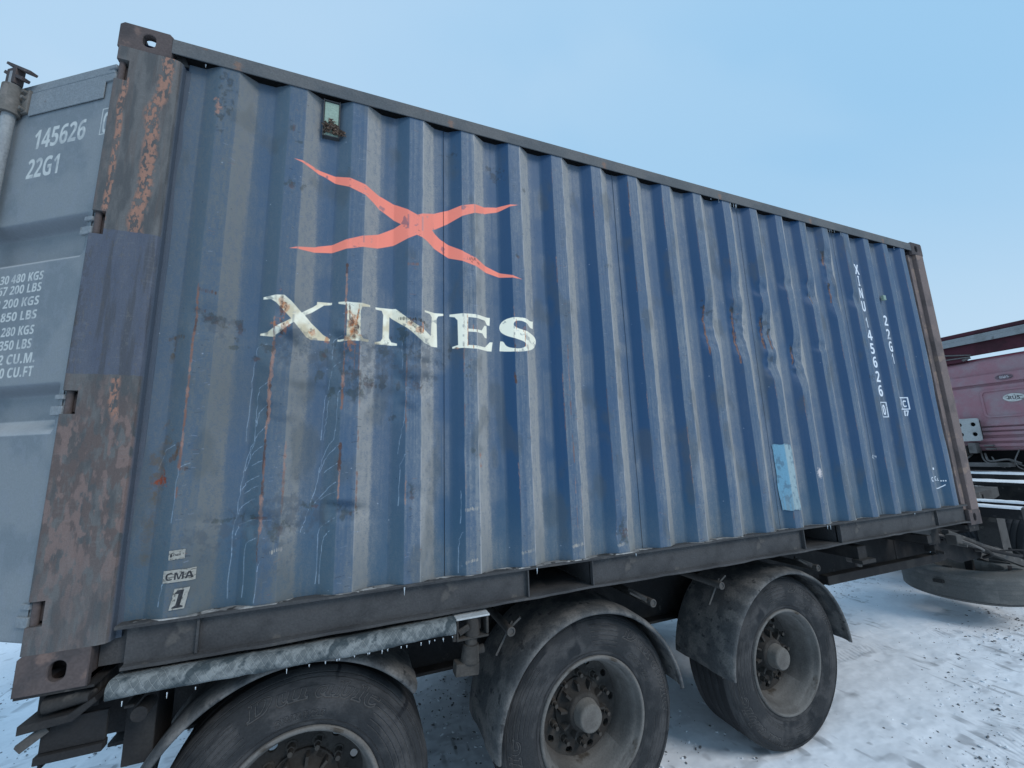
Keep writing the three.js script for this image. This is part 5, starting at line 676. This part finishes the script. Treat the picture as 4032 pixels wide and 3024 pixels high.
// ================================================================== TRACTOR
{
  const t = thing('tractor_truck', 'dusty red tractor truck ahead of the trailer, seen from behind', 'truck', [10.0, 0, -1.22]); t.rotation.y = -0.09;
  const q = (name, geos, m, parent = t, s = 1) => { (Array.isArray(geos) ? geos : [geos]).forEach((g) => g.translate(0, Y0, 1.22)); return part(name, geos, m, parent, s); };
  const red = (lo, hi) => texFrom(512, 512, (u, v) => { const n = fbmp(u, v, 6, 5), m = fbmp(u + 0.3, v + 0.6, 20, 4), g = vnp(u * 220, v * 220, 220); const d = clamp(mix(lo, hi, ss(0.3, 0.7, n)) + 0.15 * (m - 0.5), 0, 1); const c = mix3([0.40, 0.032, 0.08], [0.33, 0.245, 0.26], d), k = 0.93 + 0.14 * g; return [c[0] * k, c[1] * k, c[2] * k]; });
  const dusty = mat(red(0.72, 0.96), { roughness: 0.75 }), redder = mat(red(0.30, 0.62), { roughness: 0.55 });
  // rear wall of the cab, in pressed bands
  q('cab_shell', [new RoundedBoxGeometry(1.9, 1.40, 2.44, 3, 0.07).translate(0.975, 1.23, -1.22)], dusty);
  q('cab_roof', [new RoundedBoxGeometry(1.8, 0.24, 2.36, 4, 0.10).translate(0.95, 1.845, -1.22)], redder);
  q('rear_wall_band', [bx(-0.015, 0.05, 1.545, 1.685, -2.40, -0.03, 0.008)], dusty);
  q('rear_wall_band', [bx(-0.012, 0.05, 0.90, 1.505, -2.40, -0.03, 0.012)], dusty);
  const ring = new THREE.Shape(); { const a = -1.19, b = -0.15, c = 1.03, d = 1.44, r = 0.06; const rr = (p, A, B, C, D) => { p.moveTo(A + r, C); p.lineTo(B - r, C); p.quadraticCurveTo(B, C, B, C + r); p.lineTo(B, D - r); p.quadraticCurveTo(B, D, B - r, D); p.lineTo(A + r, D); p.quadraticCurveTo(A, D, A, D - r); p.lineTo(A, C + r); p.quadraticCurveTo(A, C, A + r, C); }; rr(ring, a, b, c, d); const h = new THREE.Path(); const k = 0.018; rr(h, a + k, b - k, c + k, d - k); ring.holes.push(h); }
  const rg = new THREE.ExtrudeGeometry(ring, { depth: 0.012, bevelEnabled: true, bevelSize: 0.004, bevelThickness: 0.004, bevelSegments: 1 }); rg.rotateY(-Math.PI / 2); q('pressed_panel', [rg.translate(-0.012, 0, 0)], dusty);
  for (const y of [0.86, 0.79, 0.70, 0.62]) q('rear_wall_band', [bx(-0.012, 0.05, y - 0.028, y + 0.022, -2.38, -0.05, 0.012)], dusty);
  q('cab_underside', [bx(0.05, 1.8, 0.30, 0.53, -2.3, -0.1)], M.black);
  // roof fairing stands clear of the roof
  q('roof_fairing', [bx(-0.05, 1.5, 2.31, 2.39, -2.42, -0.02, 0.03)], M.cabDark); q('fairing_edge', [bx(-0.07, -0.051, 2.19, 2.315, -2.42, -0.02, 0.006), bx(-0.075, 0.0, 2.262, 2.285, -2.42, -0.02, 0.004)], M.silver);
  q('fairing_underside', [bx(0.0, 0.06, 2.008, 2.20, -2.38, -0.06, 0.01), bx(-0.02, 0.06, 1.93, 2.0075, -2.38, -1.27, 0.01)], M.cabDark); q('fairing_stay', [cyl([-0.05, 2.18, -2.0], [0.0, 2.02, -1.2], 0.012), cyl([-0.03, 2.03, -2.1], [-0.03, 1.99, -1.2], 0.01), cyl([-0.02, 1.95, -1.30], [0.02, 1.99, -1.22], 0.02)], M.hose);
  // what stands round the corner: sides of the fairing, doors, glass, steps, engine
  for (const z of [-2.41, -0.05]) q('fairing_side', extr([[0.55, 1.955], [1.75, 1.955], [1.45, 2.32], [0.35, 2.32]], z, z + 0.03), dusty);
  for (const z of [-2.455, 0.003]) { q('cab_door', bx(0.72, 1.72, 0.60, 1.86, z, z + 0.014, 0.004), dusty); const gl = q('side_window', bx(0.84, 1.62, 1.28, 1.78, z < -1 ? z - 0.004 : z + 0.012, z < -1 ? z + 0.002 : z + 0.018, 0), M.black); gl.material = new THREE.MeshPhysicalMaterial({ color: 0x0a0d10, roughness: 0.08 }); q('door_handle', bx(0.78, 0.92, 1.12, 1.15, z < -1 ? z - 0.02 : z + 0.012, z < -1 ? z + 0.002 : z + 0.034, 0.006), M.black); q('cab_step', bx(0.85, 1.6, -0.55, 0.53, z < -1 ? z + 0.03 : z - 0.28, z < -1 ? z + 0.31 : z, 0.03), dusty); }
  q('engine', bx(0.15, 1.75, -0.35, 0.32, -1.62, -0.82, 0.05), M.chassis); q('front_bumper', bx(1.86, 2.02, -0.72, 0.52, -2.42, -0.02, 0.06), dusty);
  q('windscreen', bx(1.925, 1.94, 1.15, 1.80, -2.25, -0.2, 0.003), M.black).material = new THREE.MeshPhysicalMaterial({ color: 0x0a0d10, roughness: 0.08 });
  q('cab_mount', [cyl([0.18, -0.2, -0.8], [0.18, 0.55, -0.8], 0.05)], M.chassis); q('cab_mount', [cyl([0.18, -0.2, -1.64], [0.18, 0.55, -1.64], 0.05)], M.chassis);
  // badges
  const badge = (name, y, z, w, h, bg, fg, fs) => { const tx = printTex(256, 128, (g, a, b) => { g.fillStyle = bg; g.fillRect(0, 0, a, b); g.fillStyle = fg; g.font = 'bold ' + fs + 'px sans-serif'; g.textAlign = 'center'; g.fillText('RUS', 128, 64 + fs * 0.36); }, 0.5); const g = new THREE.CircleGeometry(0.5, 40); g.scale(w, h, 1); g.rotateY(-Math.PI / 2); g.translate(-0.021, y + Y0, z + 1.22); const m = new THREE.Mesh(g, new THREE.MeshStandardMaterial({ map: tx, roughness: 0.7 })); m.name = name; t.add(m); };
  badge('country_badge', 1.30, -0.845, 0.225, 0.12, 'rgb(224,222,216)', 'rgb(90,86,88)', 76); badge('country_badge', 1.612, -0.895, 0.19, 0.085, 'rgb(128,104,112)', 'rgb(232,228,230)', 72);
  // drilled plate on the left of the wall
  const pl = new THREE.Shape(); { const a = -1.52, b = -1.235, c = 0.69, d = 1.03, r = 0.03; pl.moveTo(a + r, c); pl.lineTo(b - r, c); pl.quadraticCurveTo(b, c, b, c + r); pl.lineTo(b, d - r); pl.quadraticCurveTo(b, d, b - r, d); pl.lineTo(a + r, d); pl.quadraticCurveTo(a, d, a, d - r); pl.lineTo(a, c + r); pl.quadraticCurveTo(a, c, a + r, c); for (const z of [-1.458, -1.30]) for (const y of [0.79, 0.94]) { const h = new THREE.Path(); h.absellipse(z, y, 0.034, 0.036, 0, Math.PI * 2, true); pl.holes.push(h); } }
  const pg = new THREE.ExtrudeGeometry(pl, { depth: 0.02, bevelEnabled: true, bevelSize: 0.004, bevelThickness: 0.004, bevelSegments: 1, curveSegments: 16 }); pg.rotateY(-Math.PI / 2); pg.translate(-0.10, 0, 0); q('drilled_plate', [pg], mat(mottled([0.42, 0.43, 0.42], [0.34, 0.345, 0.34], [0.27, 0.25, 0.24], { f: 5 }), {})); q('plate_backing', [bx(-0.09, -0.013, 0.72, 1.0, -1.50, -1.26)], M.black);
  // hoses, frame rails and snow
  const r = rng(21), hs = []; for (let i = 0; i < 16; i++) { const z = -1.75 + i * 0.1 + 0.12 * r(), k = r() * 0.5 - 0.1; hs.push(tube([[0.02, 0.40 + 0.16 * r(), z], [-0.06 - 0.1 * r(), 0.34 + 0.14 * r(), z + k * 0.3], [-0.12, 0.27 + 0.16 * r(), z + k * 0.8], [0.0, 0.26 + 0.1 * r(), z + k]], 0.008 + 0.012 * r() * r(), 20, 6)); } q('air_hose', hs, M.hose);
  q('valve_block', [bx(-0.16, 0.0, 0.30, 0.36, -1.60, -1.0), bx(-0.1, 0.02, 0.47, 0.62, -1.56, -1.46), bx(-0.1, 0.02, 0.50, 0.66, -1.42, -1.33), bx(-0.06, 0.0, 0.60, 0.625, -1.26, -1.16), bx(-0.06, 0.0, 0.55, 0.575, -1.25, -1.15)], M.hose);
  for (const z of [-0.80, -1.64]) q('frame_rail', [bx(-2.1, 2.4, -0.42, -0.16, z - 0.04, z + 0.04)], M.chassis);
  const cross = (x0, x1, y0, y1, z0, z1, m, seed) => { const b = q('frame_cross_beam', [bx(x0, x1, y0, y1, z0, z1)], m); const g = snowCap(x0, x1, y1, z0, z1, seed); g.translate(0, Y0, 1.22); part('snow_cap', g, snowM, b); };
  cross(-0.6, -0.36, 0.16, 0.225, -2.2, -0.3, M.chassis, 3); cross(-1.0, -0.66, 0.10, 0.145, -2.2, -0.3, M.chassis, 4); cross(-2.1, -1.25, -0.05, 0.10, -2.1, -0.75, M.chassisLight, 5);
  q('edge_trim', [bx(-0.36, -0.34, 0.24, 0.258, -2.2, -0.3, 0.003)], M.rust);
  // ramp box with slots
  q('coupling_ramp', [extr([[-2.16, -0.12], [-2.10, 0.05], [-1.5, 0.12], [-1.5, 0.02], [-1.9, -0.10]], -0.74, -0.56)], M.chassisLight); q('ramp_slot', bx(-2.0, -1.965, -0.05, 0.02, -0.562, -0.5585, 0), M.black); q('ramp_slot', bx(-1.84, -1.81, -0.02, 0.05, -0.562, -0.5585, 0), M.black);
  for (const z of [-0.62, -2.0]) for (const x of [-1.3]) wheel(t, x, WY, z + 1.22 + (z > -1.2 ? 0.35 : -0.35), 0.4, z < -1.2);
  for (const z of [-0.05, -2.39]) wheel(t, 1.35, WY, z + 1.22, 0.9, z < -1.2);
}
renderer.render(scene, camera);
